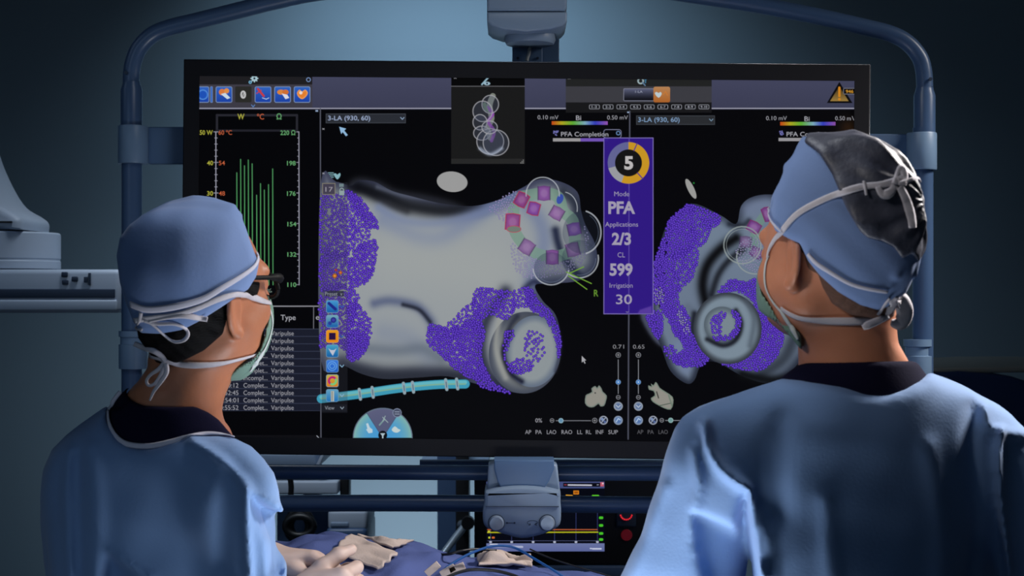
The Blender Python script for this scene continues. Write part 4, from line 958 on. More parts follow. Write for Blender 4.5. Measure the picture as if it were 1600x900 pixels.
    if 'crown' in prism:
        def crown(Q):
            a, b, c = loc(Q, hd)
            cr = sum(.0011*np.sin(a*k1+b*k2+c*k3+1.7*np.sin(a*k2*.6-c*k1*.5)+k1) for k1, k2, k3 in ((60, 35, 90), (-80, 60, 20), (30, -95, 70), (110, 30, -50), (45, 120, 60)))
            cr = cr+.0016*np.sin(np.arctan2(c-.045, a)*15)*np.clip((-b-.03)/.06, 0, 1)
            return smax(capf(Q, .0065, 0)-cr, prism['crown'](Q), .004)
        V, Q = snet(crown, *rr); cr_ = fast_mesh('crown_panel', V, Q, M['crown'], cp, 'dark crinkled crown of the cap'); T_cr = bvh(V, Q)
    else: T_cr = T_cap
    def hair(Q):
        d = np.minimum(head_sdf(Q, hd), 1); a, b, c = loc(Q, hd)
        nz = .0012*np.sin(a*300)*np.sin(c*260+b*200)
        a, b, c = a/HS, b/HS, c/HS
        d = HS*smin(cranium(a, b, c)-p['hair_t'], ell(a, b+.035, c+.045, .060, .055, .055)-p['hair_t'], .03)
        d = smin(d, cone(Q, J['neck_top'], J['neck_base'], .0565, .0645)-p['hair_t']+np.clip((hd[0][2]-.10-Q[2])*.6, 0, .05), .02)
        return smax(d-nz, prism['hair'](Q), .006)
    V, Q = snet(hair, *[rng(c0[i]-.13, c0[i]+.13, .003) if i < 2 else rng(c0[2]-.17, c0[2]+.10, .003) for i in range(3)])
    fast_mesh('hair', V, Q, p['hairm'], root); T_hair = bvh(V, Q)
    def mask(Q):
        a, b, c = [q/HS for q in loc(Q, hd)]; A = np.abs(a)
        d = smin(ell(a, b-.036, c+.066, *p['mask_r']), ell(a, b-.088, c+.052, .030, .034, .042), .03)
        d = smax(d, p['mask_back']-b-.6*np.clip(-c-.09, 0, 1), .004); d = smax(d, c+.014, .006)
        d = smax(d*HS, prism['mask'](Q), .004)
        return smax(d-.001, -(head_sdf(Q, hd)-.0012), .001)
    V, Q = snet(mask, *[rng(c0[i]-.14, c0[i]+.14, .0026) if i < 2 else rng(c0[2]-.18, c0[2]+.03, .0026) for i in range(3)])
    mk = fast_mesh('face_mask', V, Q, M['mask'], root); T_mask = bvh(V, Q); WL[mk] = WL[root]
    return dict(root=root, cap=cp, mask=mk, body=T_body, shirt=T_shirt, gown=T_gown, capt=T_cap, crown=T_cr, hair=T_hair, maskt=T_mask)

def strap(G, name, parent, pts, wpx, Y, m='tie', trees=('capt', 'crown', 'body', 'hair', 'maskt'), off=.0022, n=6):
    p, nr = onto(pts, [G[t] for t in trees], off, n, Y)
    return part(name, M[m], parent, ribbon(p, nr, np.asarray(wpx if np.isscalar(wpx) else np.interp(np.linspace(0, 1, len(p)), np.linspace(0, 1, len(wpx)), wpx))/F*Y*1.12, .0008), sharp=None)
def free(pts3, n=6): return catmull(pts3, n)

# ================= left man
YL_ = 1.95
hl = frame(P(305, 442, YL_), 39, 16, -13)
JL = dict(neck_top=P(300, 555, 1.965), neck_base=P(272, 640, 1.975), chest=P(262, 760, 2.0), hip=P(265, 1050, 2.0),
          shL=P(122, 738, 2.06), shR=P(385, 765, 1.90), elL=P(115, 985, 2.16), elR=P(432, 945, 1.93), wrL=P(385, 874, 2.19), wrR=P(455, 936, 2.12))
for s, o in (('L', -.10), ('R', .10)):
    bx = JL['hip']+np.array([math.cos(math.radians(25)), -math.sin(math.radians(25)), 0])*o
    JL['hp'+s] = bx+[0, 0, -.06]; JL['kn'+s] = np.array([bx[0], bx[1]+.02, .50]); JL['an'+s] = np.array([bx[0], bx[1], .09]); JL['toe'+s] = np.array([bx[0]+.07, bx[1]+.15, .035])
pl = dict(label='person in blue gown, cap and dark glasses at the left, gloved hands over the drape', feet_mid=(JL['hip'][0], JL['hip'][1], 0),
    head=hl, J=JL, yaw=12, skin=M['skin_l'], throat=np.array([.035, .03, .02]), neck_z=P(0, 540, YL_)[2],
    outl=dict(neck=([(225, 530), (234, 554), (231, 574), (216, 596), (196, 612), (150, 640), (150, 700), (380, 700), (343, 662), (343, 642), (354, 610), (366, 588), (380, 568), (394, 552), (415, 530), (415, 500), (225, 500)], 1),
              shirt=([(206, 601), (196, 614), (206, 626), (225, 634), (267, 636), (304, 635), (325, 644), (342, 656), (366, 684), (390, 720), (390, 820), (140, 820), (140, 680), (160, 640), (186, 614)], 1),
              gown=([(204, 600), (187, 613), (172, 632), (172, 658), (185, 684), (206, 696), (238, 697), (274, 688), (312, 679), (340, 679), (366, 685), (392, 697), (412, 716), (427, 738), (434, 765), (440, 800), (447, 830), (450, 860), (447, 900),
                     (452, 960), (470, 1000), (480, 1060), (470, 1100), (480, 1400), (500, 2100), (20, 2100), (40, 1400), (60, 1100), (72, 900), (66, 850), (62, 780), (67, 735), (80, 702), (104, 680), (140, 652), (172, 624)], 1),
              cap=([(302, 302), (335, 307), (367, 320), (382, 352), (396, 390), (404, 412), (400, 432), (388, 452), (350, 476), (315, 500), (285, 514), (250, 522), (220, 520), (208, 502), (196, 470), (188, 440), (183, 400), (188, 372), (202, 352), (222, 336), (262, 316)], 1),
              hair=([(212, 500), (250, 505), (300, 490), (350, 470), (390, 440), (408, 440), (402, 466), (384, 462), (366, 470), (354, 500), (348, 522), (332, 536), (318, 548), (290, 562), (262, 572), (244, 566), (228, 545), (216, 528)], 1),
              mask=([(408, 458), (421, 464), (426, 480), (428, 505), (425, 530), (416, 551), (402, 570), (392, 584), (378, 593), (362, 594), (344, 602), (356, 590), (374, 574), (396, 560), (408, 545), (415, 525), (419, 500), (418, 476)], 1)),
    cap_r=(.108, .124, .128), cap_top=.112, creases=[((.05, -.02, .09), (.02, .09, .085), .003, .006), ((-.02, -.08, .06), (.05, -.09, -.01), .003, .010), ((.04, -.06, .075), (.07, -.06, .02), .003, .012)],
    hair_t=.007, hairm=M['hair'], mask_back=.018, mask_r=(.068, .072, .090), clip_z=P(0, 735, 1.95)[2], sleeve=(.070, .078, .062),
    ridges=[([(300, 690), (340, 715), (372, 745), (386, 765), (385, 800), (387, 850), (390, 900)], .014, 8), ([(386, 765), (410, 780), (440, 800)], .008, 7), ([(110, 705), (104, 760), (106, 830), (110, 900)], .006, 9),
            ([(140, 700), (150, 780), (150, 900)], .006, 14), ([(362, 745), (352, 800), (350, 900)], -.008, 16), ([(170, 862), (200, 880), (240, 905)], .006, 7), ([(120, 720), (125, 800), (124, 890)], -.004, 10)],
    dents=[([(392, 774), (440, 804), (446, 843), (440, 900), (424, 900), (420, 848), (404, 815)], .030, 2.5), ([(170, 868), (200, 900), (210, 960), (150, 960)], .022, 5)])
GL = build_person(pl)
rt = GL['root']
strap(GL, 'cap_band', GL['cap'], [(399, 396), (402, 404), (394, 418), (372, 434), (345, 450), (318, 466), (285, 476), (250, 482), (225, 482), (205, 474)], [8, 7, 7, 8, 9, 10, 10, 10], 1.9, 'capband')
strap(GL, 'mask_tie', GL['mask'], [(421, 474), (408, 470), (392, 463), (377, 459), (362, 460), (335, 469), (305, 482), (270, 492), (235, 496), (212, 500)], [6, 9, 10, 10, 9, 8, 8, 9, 8], 1.9)
strap(GL, 'mask_tie', GL['mask'], [(405, 549), (392, 555), (370, 561), (345, 567), (318, 570), (290, 570), (268, 566), (252, 560), (236, 556)], [4, 6, 7, 8, 9, 9, 8, 6], 1.95)
nb = P(258, 562, 1.885)
def fribbon(name, parent, pts, wpx, Y=1.87, m='tie', bow=.0):
    q = catmull([P(x, y, Y+dy) for x, y, dy in pts], 8); n = len(q); GG = GL if q[0][0] < 0 else GR_
    for k in range(n):                               # keep the loose ribbon outside cap, hair and neck
        d = Vector(q[k]-np.array([0, 0, CZ])); L = d.length; d.normalize()
        for t in ('capt', 'crown', 'hair', 'body', 'gown', 'shirt'):
            h = GG[t].ray_cast(Vector((0, 0, CZ)), d)
            if h[0] is not None and h[3]-.004 < L: L = h[3]-.004
        q[k] = np.array([0, 0, CZ])+np.array(d)*L
    for _ in range(3): q[1:-1] = (q[:-2]+2*q[1:-1]+q[2:])/4
    nr = np.tile(np.array([.12, -1., .15]), (n, 1)); t = np.gradient(q, axis=0)
    ww = np.asarray(wpx, float) if not np.isscalar(wpx) else np.array([wpx]*2, float)
    ww = np.interp(np.linspace(0, 1, n), np.linspace(0, 1, len(ww)), ww)/F*Y
    return part(name, M[m], parent, ribbon(q, nr, ww, .0009), sharp=None)
YK = 1.872
fribbon('tie_loop', GL['mask'], [(226, 500, .0), (245, 506, -.012), (270, 506, -.022), (288, 512, -.026), (294, 522, -.026), (287, 532, -.024), (272, 534, -.020), (258, 525, -.014), (244, 512, -.010), (232, 503, -.004)], [8, 6, 5, 5, 6, 5, 4, 4, 4], 1.885)
fribbon('tie_end', GL['mask'], [(232, 502, -.002), (262, 496, -.016), (285, 493, -.026), (305, 496, -.034), (324, 499, -.036)], [5, 6, 9, 9, 8], 1.885)
fribbon('tie_end', GL['mask'], [(220, 489, .004), (218, 500, .0), (212, 512, .004), (222, 515, .002)], [6, 5, 5], 1.90)
fribbon('tie_loop', GL['mask'], [(210, 537, .01), (224, 543, -.002), (240, 548, -.010), (252, 556, -.014), (259, 566, -.014)], [8, 9, 9, 7], 1.90)
fribbon('tie_loop', GL['mask'], [(258, 566, -.012), (248, 577, -.012), (236, 585, -.010), (229, 594, -.008), (232, 602, -.008), (241, 600, -.010), (250, 588, -.012), (258, 572, -.014)], [8, 7, 5, 5, 5, 6, 7], 1.90)
fribbon('tie_end', GL['mask'], [(259, 568, -.014), (260, 582, -.016), (250, 598, -.016), (240, 612, -.014), (234, 626, -.012)], [8, 8, 7, 5, 3], 1.895)
strap(GL, 'neck_binding', rt, [(188, 612), (176, 628), (172, 643), (173, 660), (180, 677), (192, 690), (208, 696), (238, 697), (274, 689), (312, 680), (340, 680), (364, 686)], [6, 6, 6, 7, 8, 8, 7, 6, 5], 1.9, 'capband', ('gown', 'shirt'), .0035)
strap(GL, 'mask_edge', GL['mask'], [(419, 470), (422, 485), (425, 505), (421, 525), (413, 545), (404, 560), (396, 572), (390, 580)], [3, 3, 4, 4, 6, 9, 8, 3], 1.95, 'maskedge', ('maskt',), .0012)
# spectacles
gs = part('spectacles', M['specs'], rt,
    *[tube(catmull([W(hl, s*.084, .0, .026), W(hl, s*.083, .05, .012), W(hl, s*.078, .082, .002), W(hl, s*.068, .092, -.006)], 5), [.0034]*8+[.0058]*8, 10) for s in (-1, 1)],
    *[tube([W(hl, s*(.036)+.031*math.cos(t), .094-.004*abs(math.cos(t)), -.020+.019*math.sin(t)) for t in np.linspace(0, 2*math.pi, 30)], .0030, 8) for s in (-1, 1)],
    tube([W(hl, -.006, .102, -.014), W(hl, 0, .104, -.010), W(hl, .006, .102, -.014)], .0018, 8))
# gloved hands over the drape
make_hand(rt, P(455, 948, 2.12), (.97, .05, .22), (-.02, 1, -.1), (60, 72, 78, 80), 30, -1)
make_hand(rt, P(402, 874, 2.19), (1, .10, -.03), (.03, -.3, -1), (26, 34, 40, 44), 18, 1)

# ================= right man
YR_ = 1.75
hr = frame(P(1313, 376, YR_), -32, 2, 0)
JR = dict(neck_top=P(1325, 490, 1.76), neck_base=P(1335, 590, 1.785), chest=P(1350, 720, 1.81), hip=P(1360, 1080, 1.80),
          shL=P(1120, 715, 1.80), shR=P(1585, 725, 1.82), elL=P(1035, 985, 1.90), elR=P(1640, 1000, 1.92), wrL=P(1160, 1060, 2.04), wrR=P(1480, 1090, 2.06))
for s, o in (('L', -.10), ('R', .10)):
    bx = JR['hip']+np.array([1, .1, 0])*o
    JR['hp'+s] = bx+[0, 0, -.06]; JR['kn'+s] = np.array([bx[0], bx[1]+.02, .50]); JR['an'+s] = np.array([bx[0], bx[1], .09]); JR['toe'+s] = np.array([bx[0]-.02, bx[1]+.17, .035])
pr = dict(label='person in blue surgical gown and dark-crowned cap standing at the right with back turned', feet_mid=(JR['hip'][0], JR['hip'][1], 0),
    head=hr, J=JR, yaw=-26, skin=M['skin_r'], throat=np.array([-.03, .03, .02]), neck_z=P(0, 500, YR_)[2],
    outl=dict(neck=([(1400, 480), (1397, 512), (1404, 535), (1414, 549), (1430, 566), (1500, 610), (1500, 660), (1180, 660), (1247, 590), (1248, 566), (1247, 525), (1238, 512), (1226, 486), (1200, 460), (1200, 440), (1400, 440)], 1),
              shirt=([(1248, 570), (1262, 567), (1320, 566), (1428, 564), (1440, 565), (1452, 574), (1475, 590), (1500, 660), (1200, 660), (1205, 600), (1222, 588)], 1),
              gown=([(1222, 590), (1250, 590), (1282, 594), (1318, 602), (1350, 611), (1385, 613), (1412, 607), (1436, 594), (1454, 575), (1470, 583), (1488, 592), (1512, 603), (1536, 617), (1560, 632), (1580, 648), (1600, 668), (1632, 720), (1655, 800), (1672, 900), (1690, 1020), (1680, 1120),
                     (1660, 1300), (1690, 2100), (1030, 2100), (1050, 1300), (1040, 1150), (990, 1060), (950, 1000), (950, 940), (966, 900), (1000, 836), (1020, 775), (1046, 694), (1054, 668), (1066, 651), (1090, 636), (1120, 622), (1160, 608), (1200, 597)], 1),
              cap=([(1254, 213), (1290, 213), (1335, 209), (1368, 220), (1398, 238), (1418, 262), (1432, 296), (1441, 345), (1438, 390), (1428, 430), (1415, 458), (1400, 470), (1374, 486), (1345, 478), (1310, 456), (1282, 430), (1264, 408), (1250, 380), (1235, 374), (1212, 360), (1202, 335), (1206, 310), (1228, 262)], 1),
              crown=([(1256, 222), (1262, 208), (1335, 200), (1380, 215), (1420, 245), (1445, 300), (1452, 350), (1450, 385), (1436, 410), (1424, 396), (1410, 404), (1396, 385), (1378, 376), (1356, 372), (1344, 362), (1322, 325), (1300, 272), (1280, 240)], 1),
              hair=([(1236, 374), (1252, 374), (1262, 388), (1270, 408), (1290, 425), (1320, 445), (1380, 470), (1396, 460), (1400, 480), (1396, 496), (1370, 498), (1330, 492), (1300, 474), (1286, 450), (1278, 428), (1262, 420), (1255, 400), (1236, 392), (1222, 388)], 1),
              mask=([(1190, 400), (1205, 396), (1206, 420), (1208, 445), (1218, 475), (1236, 500), (1250, 524), (1252, 545), (1238, 528), (1215, 505), (1180, 480), (1180, 430)], 1)),
    cap_r=(.112, .128, .134), cap_top=.136, creases=[((-.075, .03, .09), (-.06, -.02, .09), .003, .006), ((0, -.1, .06), (-.03, -.12, -.04), .005, .005), ((.03, -.1, .05), (-.0, -.125, -.05), .005, .005), ((-.03, -.09, .03), (-.03, -.11, -.05), .004, .005), ((.05, -.08, .06), (.02, -.12, -.04), .004, .006)],
    hair_t=.0006, hairm=M['hair_r'], mask_back=.012, mask_r=(.068, .070, .100), clip_z=P(0, 660, 1.78)[2], sleeve=(.072, .086, .066),
    ridges=[([(1100, 660), (1108, 700), (1130, 735), (1160, 758), (1170, 770), (1172, 800), (1178, 850), (1190, 900)], .018, 9), ([(1165, 765), (1155, 800), (1150, 850), (1160, 900)], .0, 6),
            ([(1566, 670), (1562, 700), (1563, 760), (1570, 830), (1578, 900)], .016, 6), ([(1538, 640), (1545, 665), (1566, 676), (1600, 680)], .009, 9), ([(1190, 800), (1200, 850), (1206, 900)], .004, 10),
            ([(1085, 700), (1092, 760), (1086, 800), (1095, 860)], .008, 9), ([(1220, 660), (1210, 720), (1215, 800)], -.006, 22), ([(1520, 640), (1515, 700), (1520, 800), (1510, 900)], -.008, 14), ([(1290, 780), (1300, 900)], .004, 16), ([(1450, 700), (1470, 800), (1470, 900)], .005, 18), ([(1040, 760), (1010, 840), (990, 900)], .004, 9)],
    dents=[([(1086, 804), (1120, 818), (1150, 832), (1165, 768), (1170, 800), (1184, 870), (1188, 960), (1130, 960), (1104, 900), (1090, 850)], .040, 3)])
GR_ = build_person(pr)
rr_ = GR_['root']
strap(GR_, 'cap_band', GR_['cap'], [(1201, 325), (1205, 340), (1213, 352), (1224, 362)], [4, 5, 5, 3], 1.7, 'capband')
strap(GR_, 'cap_band', GR_['cap'], [(1264, 396), (1276, 410), (1300, 426), (1328, 442), (1356, 450), (1386, 455)], [7, 7, 6, 6, 5], 1.7, 'capband')
strap(GR_, 'mask_tie', GR_['mask'], [(1201, 404), (1203, 392), (1210, 378), (1224, 360), (1245, 336), (1275, 318), (1310, 303), (1345, 293), (1375, 290), (1398, 284), (1412, 277)], [5, 8, 9, 9, 9, 9, 10, 10, 12, 9], 1.68)
strap(GR_, 'mask_tie', GR_['mask'], [(1222, 480), (1232, 488), (1248, 495), (1275, 499), (1310, 501), (1345, 501), (1372, 499), (1385, 492)], [5, 8, 10, 11, 12, 12, 11, 9], 1.70)
strap(GR_, 'mask_edge', GR_['mask'], [(1203, 400), (1198, 412), (1196, 432), (1199, 452), (1208, 470), (1221, 486), (1232, 500), (1240, 512)], [3, 4, 4, 4, 4, 5, 4, 3], 1.72, 'maskedge', ('maskt', 'body'), .0015)
strap(GR_, 'mask_edge', GR_['mask'], [(1220, 484), (1229, 498), (1239, 514), (1247, 530)], [6, 9, 8, 4], 1.72, 'maskedge', ('maskt', 'body'), .0015)
# knots: upper bow on the back of the cap, lower bow on the neck
fribbon('tie_knot', GR_['mask'], [(1350, 283, .0), (1352, 292, -.004), (1354, 305, .0)], [5, 5], 1.655)
fribbon('tie_loop', GR_['mask'], [(1372, 292, -.004), (1380, 304, -.010), (1392, 300, -.008), (1398, 290, .0)], [10, 16, 10], 1.655)
fribbon('tie_loop', GR_['mask'], [(1398, 288, .0), (1404, 272, -.006), (1409, 264, .0), (1414, 275, .004), (1412, 290, .002)], [10, 14, 8], 1.665)
fribbon('tie_end', GR_['mask'], [(1404, 288, .0), (1420, 282, .006), (1434, 278, .02), (1438, 284, .03)], [7, 7, 4], 1.67)
fribbon('tie_end', GR_['mask'], [(1406, 292, .0), (1416, 312, .004), (1424, 340, .012), (1426, 356, .018)], [12, 16, 12], 1.67)
fribbon('tie_loop', GR_['mask'], [(1386, 494, .0), (1394, 478, -.008), (1400, 466, -.010), (1409, 472, -.006), (1414, 490, .0), (1406, 506, .002), (1392, 504, .0)], [8, 16, 28, 30, 24, 10], 1.69)
fribbon('tie_end', GR_['mask'], [(1388, 494, -.004), (1370, 502, -.014), (1356, 508, -.020), (1348, 512, -.020)], [9, 12, 13, 8], 1.69)
fribbon('tie_end', GR_['mask'], [(1372, 492, -.008), (1380, 480, -.012), (1390, 466, -.014)], [5, 6, 4], 1.69)
make_hand(rr_, JR['wrL'], (.6, .75, -.1), (.1, -.1, -1), (20, 25, 30, 34), 30, 1)
make_hand(rr_, JR['wrR'], (-.6, .75, -.1), (.1, -.1, -1), (20, 25, 30, 34), 30, -1)

# ------------------------------------------------------------------ x-ray arm hanging at the far left
YX = 3.6
xa = thing('x_ray_arm', P(0, 490, YX), 'pale grey curved x-ray machine arm with button panel at the far left', 'x-ray machine')
part('curved_arm', M['white'], xa, slab([P(x, y, YX+.15) for x, y in [(-420, -560), (-150, -560), (-110, -300), (-70, 0), (-30, 140), (0, 230)]+[tuple(q) for q in catmull([(0, 230), (10, 262), (28, 300), (46, 326), (70, 341), (80, 350), (80, 364)], 5)]+[(-300, 364)]], -.24, 0, .02), sharp=40)
hc_ = P(2, 364, YX+.05)
part('swivel_hub', M['white'], xa, lathe([(.02, 0), (.142, 0), (.146, -.004), (.146, -.066), (.1445, -.068), (.1445, -.072), (.146, -.074), (.146, -.092), (.13, -.096)], hc_, (0, 0, 1), 64), sharp=30)
pc = (P(-120, 455, YX-.12)+P(187, 455, YX-.12))/2; pw = 307/F*(YX-.12); ph = 68/F*(YX-.12)
pn = part('panel_housing', M['white'], xa, boxm(pc+[0, .15, 0], (pw, .30, ph), .012), sharp=30)
part('housing_strip', M['white'], pn, boxm(P(33, 477, YX-.122)+[0, .0, 0], (.47, .01, .026), .004), sharp=30)
part('housing_groove', M['boxd'], pn, boxm(P(20, 458.5, YX-.1215), (.50, .006, .022), .002))
for x, y in ((101, 429), (102, 441), (117, 436)): part('panel_button', M['boxd'], pn, boxm(P(x, y, YX-.1225), (.016, .006, .013), .003))
part('button_bar', M['boxd'], pn, boxm(P(140, 436, YX-.1225), (.006, .006, .030), .001), boxm(P(134, 437, YX-.1225), (.008, .006, .014), .001))

# ------------------------------------------------------------------ padded table at the far right
YP = 4.2
pt_ = thing('padded_table', (P(1640, 600, YP)[0], YP, 0), 'dark blue padded table with pale top edge in shadow at the far right', 'table')
part('pale_edge', M['rail'], pt_, outline_box([(1448, 575), (1560, 574), (1600, 572), (1700, 572), (1700, 581), (1600, 582), (1540, 583), (1448, 582)], YP, .6, .006, 1), sharp=40)
part('padding', M['mattress'], pt_, outline_box([(1446, 584), (1560, 585), (1600, 594), (1660, 612), (1720, 640), (1720, 690), (1600, 672), (1520, 650), (1446, 646)], YP-.02, .62, .02, 2), sharp=50)
part('pedestal', M['column'], pt_, boxm((P(1640, 0, YP)[0], YP+.3, (P(0, 660, YP)[2])/2), (.3, .3, P(0, 660, YP)[2]), .02), sharp=30)

# ------------------------------------------------------------------ equipment seen below the display
YC = 4.0
ct = thing('equipment_trolley', (P(500, 800, YC)[0], YC+.1, 0), 'blue-grey equipment trolley with black post and pale box behind the left man', 'trolley')
def cbox(px0, py0, px1, py1, Y, dep, bev=.004):
    a, c = P(px0, py0, Y), P(px1, py1, Y); return boxm(((a[0]+c[0])/2, Y+dep/2, (a[2]+c[2])/2), (abs(c[0]-a[0]), dep, abs(a[2]-c[2])), bev)
part('top_shelf', M['whited'], ct, cbox(400, 708, 494, 730, YC, .3, .008), sharp=30)
part('side_flange', M['white'], ct, slab([P(x, y, YC-.01) for x, y in ((494, 726), (503, 708), (507, 708), (499, 728))], 0, .3, .001))
part('middle_shelf', M['white'], ct, cbox(400, 752, 528, 773, YC, .3, .006), sharp=30)
part('post', M['black'], ct, cbox(531, 740, 545, 812, YC+.05, .06, .004), cbox(520, 749, 534, 760, YC+.05, .06, .004), sharp=30)
bx_ = part('control_box', M['white'], ct, cbox(512, 797, 574, 830, YC-.02, .22, .012), sharp=30)
part('box_base', M['column'], bx_, cbox(509, 826, 573, 880, YC-.03, .26, .012), sharp=30)
part('box_recess', M['whited'], bx_, cbox(516, 816, 545, 824, YC-.024, .02, .004), sharp=30)
part('pillar', M['column'], ct, boxm((P(470, 0, YC)[0], YC+.15, .45), (.16, .16, .9), .01), boxm((P(470, 0, YC)[0], YC+.15, .04), (.5, .45, .06), .02), boxm((P(540, 0, YC)[0], YC+.12, .40), (.05, .05, .80), .01), boxm((P(470, 0, YC)[0], YC+.24, .85), (.05, .05, .75), .005), sharp=30)
part('hose_coil', M['black'], ct, *[tube([P(468+rx*math.cos(t), 822+ry*math.sin(t), YC-.06-.01*k) for t in np.linspace(0, 2*math.pi, 30)], .010, 10) for k, (rx, ry) in enumerate(((20, 24), (14, 17), (22, 15)))], tube([P(x, y, YC-.06) for x, y in catmull([(452, 800), (455, 760), (450, 735)], 5)], .008, 10))

YQ = 4.4
cl_ = thing('support_column', (P(714, 0, YQ)[0], YQ+.1, 0), 'dark blue square column with a folding silver arm below the display', 'column')
part('column_shaft', M['column'], cl_, boxm((P(708, 0, YQ)[0], YQ+.07, .52), (.098, .14, 1.04), .004), sharp=30)
part('column_face', M['black'], cl_, boxm((P(722.5, 0, YQ)[0], YQ-.006, .52), (.040, .012, 1.02), .002), sharp=30)
part('column_ledge', M['whited'], cl_, cbox(656, 721, 764, 726.5, YQ-.03, .24, .003), sharp=30)
part('column_foot', M['column'], cl_, boxm((P(708, 0, YQ)[0], YQ+.07, .02), (.3, .35, .04), .01), sharp=30)
ar = part('folding_arm', M['silver'], cl_, tube([P(729, 818, YQ-.08), P(710, 842, YQ-.12), P(688, 872, YQ-.16), P(672, 893, YQ-.18)], .011, 16), tube([P(729, 818, YQ-.08), P(724, 819, YQ-.03), P(720, 820, YQ)], .014, 12))
part('arm_joint', M['black'], ar, lathe([(0, 0), (.02, 0), (.02, .03), (0, .03)], P(731, 818, YQ-.105), (0, 1, 0), 20), tube([P(722, 818, YQ-.09), P(745, 818, YQ-.09)], .006, 10))

YM = 3.1
vm = thing('vital_signs_monitor', (P(875, 0, YM)[0], YM+.1, 0), 'black bedside monitor showing yellow and green readings with red-lit control', 'monitor')
mbz = part('housing', M['black'], vm, cbox(741, 742, 1030, 884, YM, .08, .008), sharp=30)
part('stand', M['black'], vm, boxm((P(875, 0, YM)[0], YM+.05, .48), (.08, .06, .96), .01), boxm((P(875, 0, YM)[0], YM+.05, .03), (.45, .4, .05), .02), sharp=30)
part('lower_shelf', M['column'], vm, cbox(742, 885, 1050, 905, YM-.01, .3, .004), sharp=30)
X0, Y0, X1, Y1, S = 756, 744, 950, 866, 4
CW, CH = (X1-X0)*S, (Y1-Y0)*S; IMG = np.zeros((CH, CW, 3), np.float32); IMG[:] = (6, 8, 18)
gx = X0+(np.arange(CW)+.5)/S; gy = Y0+(np.arange(CH)+.5)/S
rect(760, 752.5, 944.5, 763, (66, 76, 122)); rect(880, 754.5, 938, 760.5, (10, 10, 20)); line([(888, 757.8), (924, 758.2)], 2.2, (190, 190, 205)); line([(882, 757.5), (885, 757.5)], 1.4, (150, 60, 80)); line([(933, 757.5), (935, 757.5)], 1.2, (160, 160, 180)); rect(938, 753.5, 943.5, 760, (190, 90, 110)); disc(942, 755.5, 1.3, col=(220, 200, 210))
rect(896, 766.5, 904.5, 772.5, (150, 80, 20), border=(215, 130, 30), bw=1.2); line([(885, 774), (894, 774.5)], 2.2, (210, 150, 40)); line([(926, 774.5), (935, 774.5)], 2.4, (90, 200, 40))
for x in (766.5, 799.5, 833, 866.5, 900, 933.5): line([(x, 780), (x, 845)], 1, (44, 52, 96)); rect(x-2, 845, x+2, 848.5, (170, 175, 195), rad=1)
line([(762, 845), (936, 845)], .9, (70, 76, 110)); line([(762, 827.5), (933, 827.5)], 1.7, (170, 84, 50)); line([(762, 832), (934, 831.5)], 1.9, (178, 178, 30))
for y in (809, 821, 833.5, 843): rect(936, y-2, 942.5, y+2, (70, 190, 40), rad=1.5)
rect(762, 829, 766, 832, (190, 190, 50), rad=1); rect(763, 838.5, 766, 841.5, (190, 200, 50), rad=1); rect(768.5, 838.5, 773, 841.5, (200, 100, 50), rad=1)
rect(760, 849, 944.5, 861.5, (104, 114, 160), col2=(88, 98, 150)); line([(764, 853.5), (816, 854.5)], 3.2, (165, 172, 200)); line([(766, 850.5), (777, 850.5)], 1.6, (200, 205, 220)); line([(926, 857.5), (939, 857.5)], 2.4, (190, 195, 220)); line([(922.5, 857), (924, 857)], 2, (190, 195, 220))
q0 = P(759.5, 751.5, YM-.0015); q1 = P(944.8, 862, YM-.0015)
lit_panel('screen', vm, q0, np.array([1., 0, 0]), np.array([0, 0, 1.]), 0, q1[0]-q0[0], 0, q0[2]-q1[2], 700, 420, 'lit screen with graph lines')
mr = mat('red_light', (120, 10, 20), .4, emit=(225, 40, 52)); md = mat('red_button', (70, 8, 16), .4, emit=(62, 6, 14))
kp = part('knob_plate', M['boxd'], mbz, cbox(962.5, 794, 994.5, 823.5, YM-.004, .005, .004), sharp=30)
for k in range(9):
    a = math.radians(165-k*18.75); part('ring_light', mr, kp, tube([P(978.5+9*math.cos(t), 803+9*math.sin(t), YM-.006) for t in (a-.11, a, a+.11)], .0016, 8))
part('alarm_button', md, mbz, lathe([(0, 0), (.0125, 0), (.011, .003), (0, .003)], P(979, 836, YM), (0, -1, 0), 24))

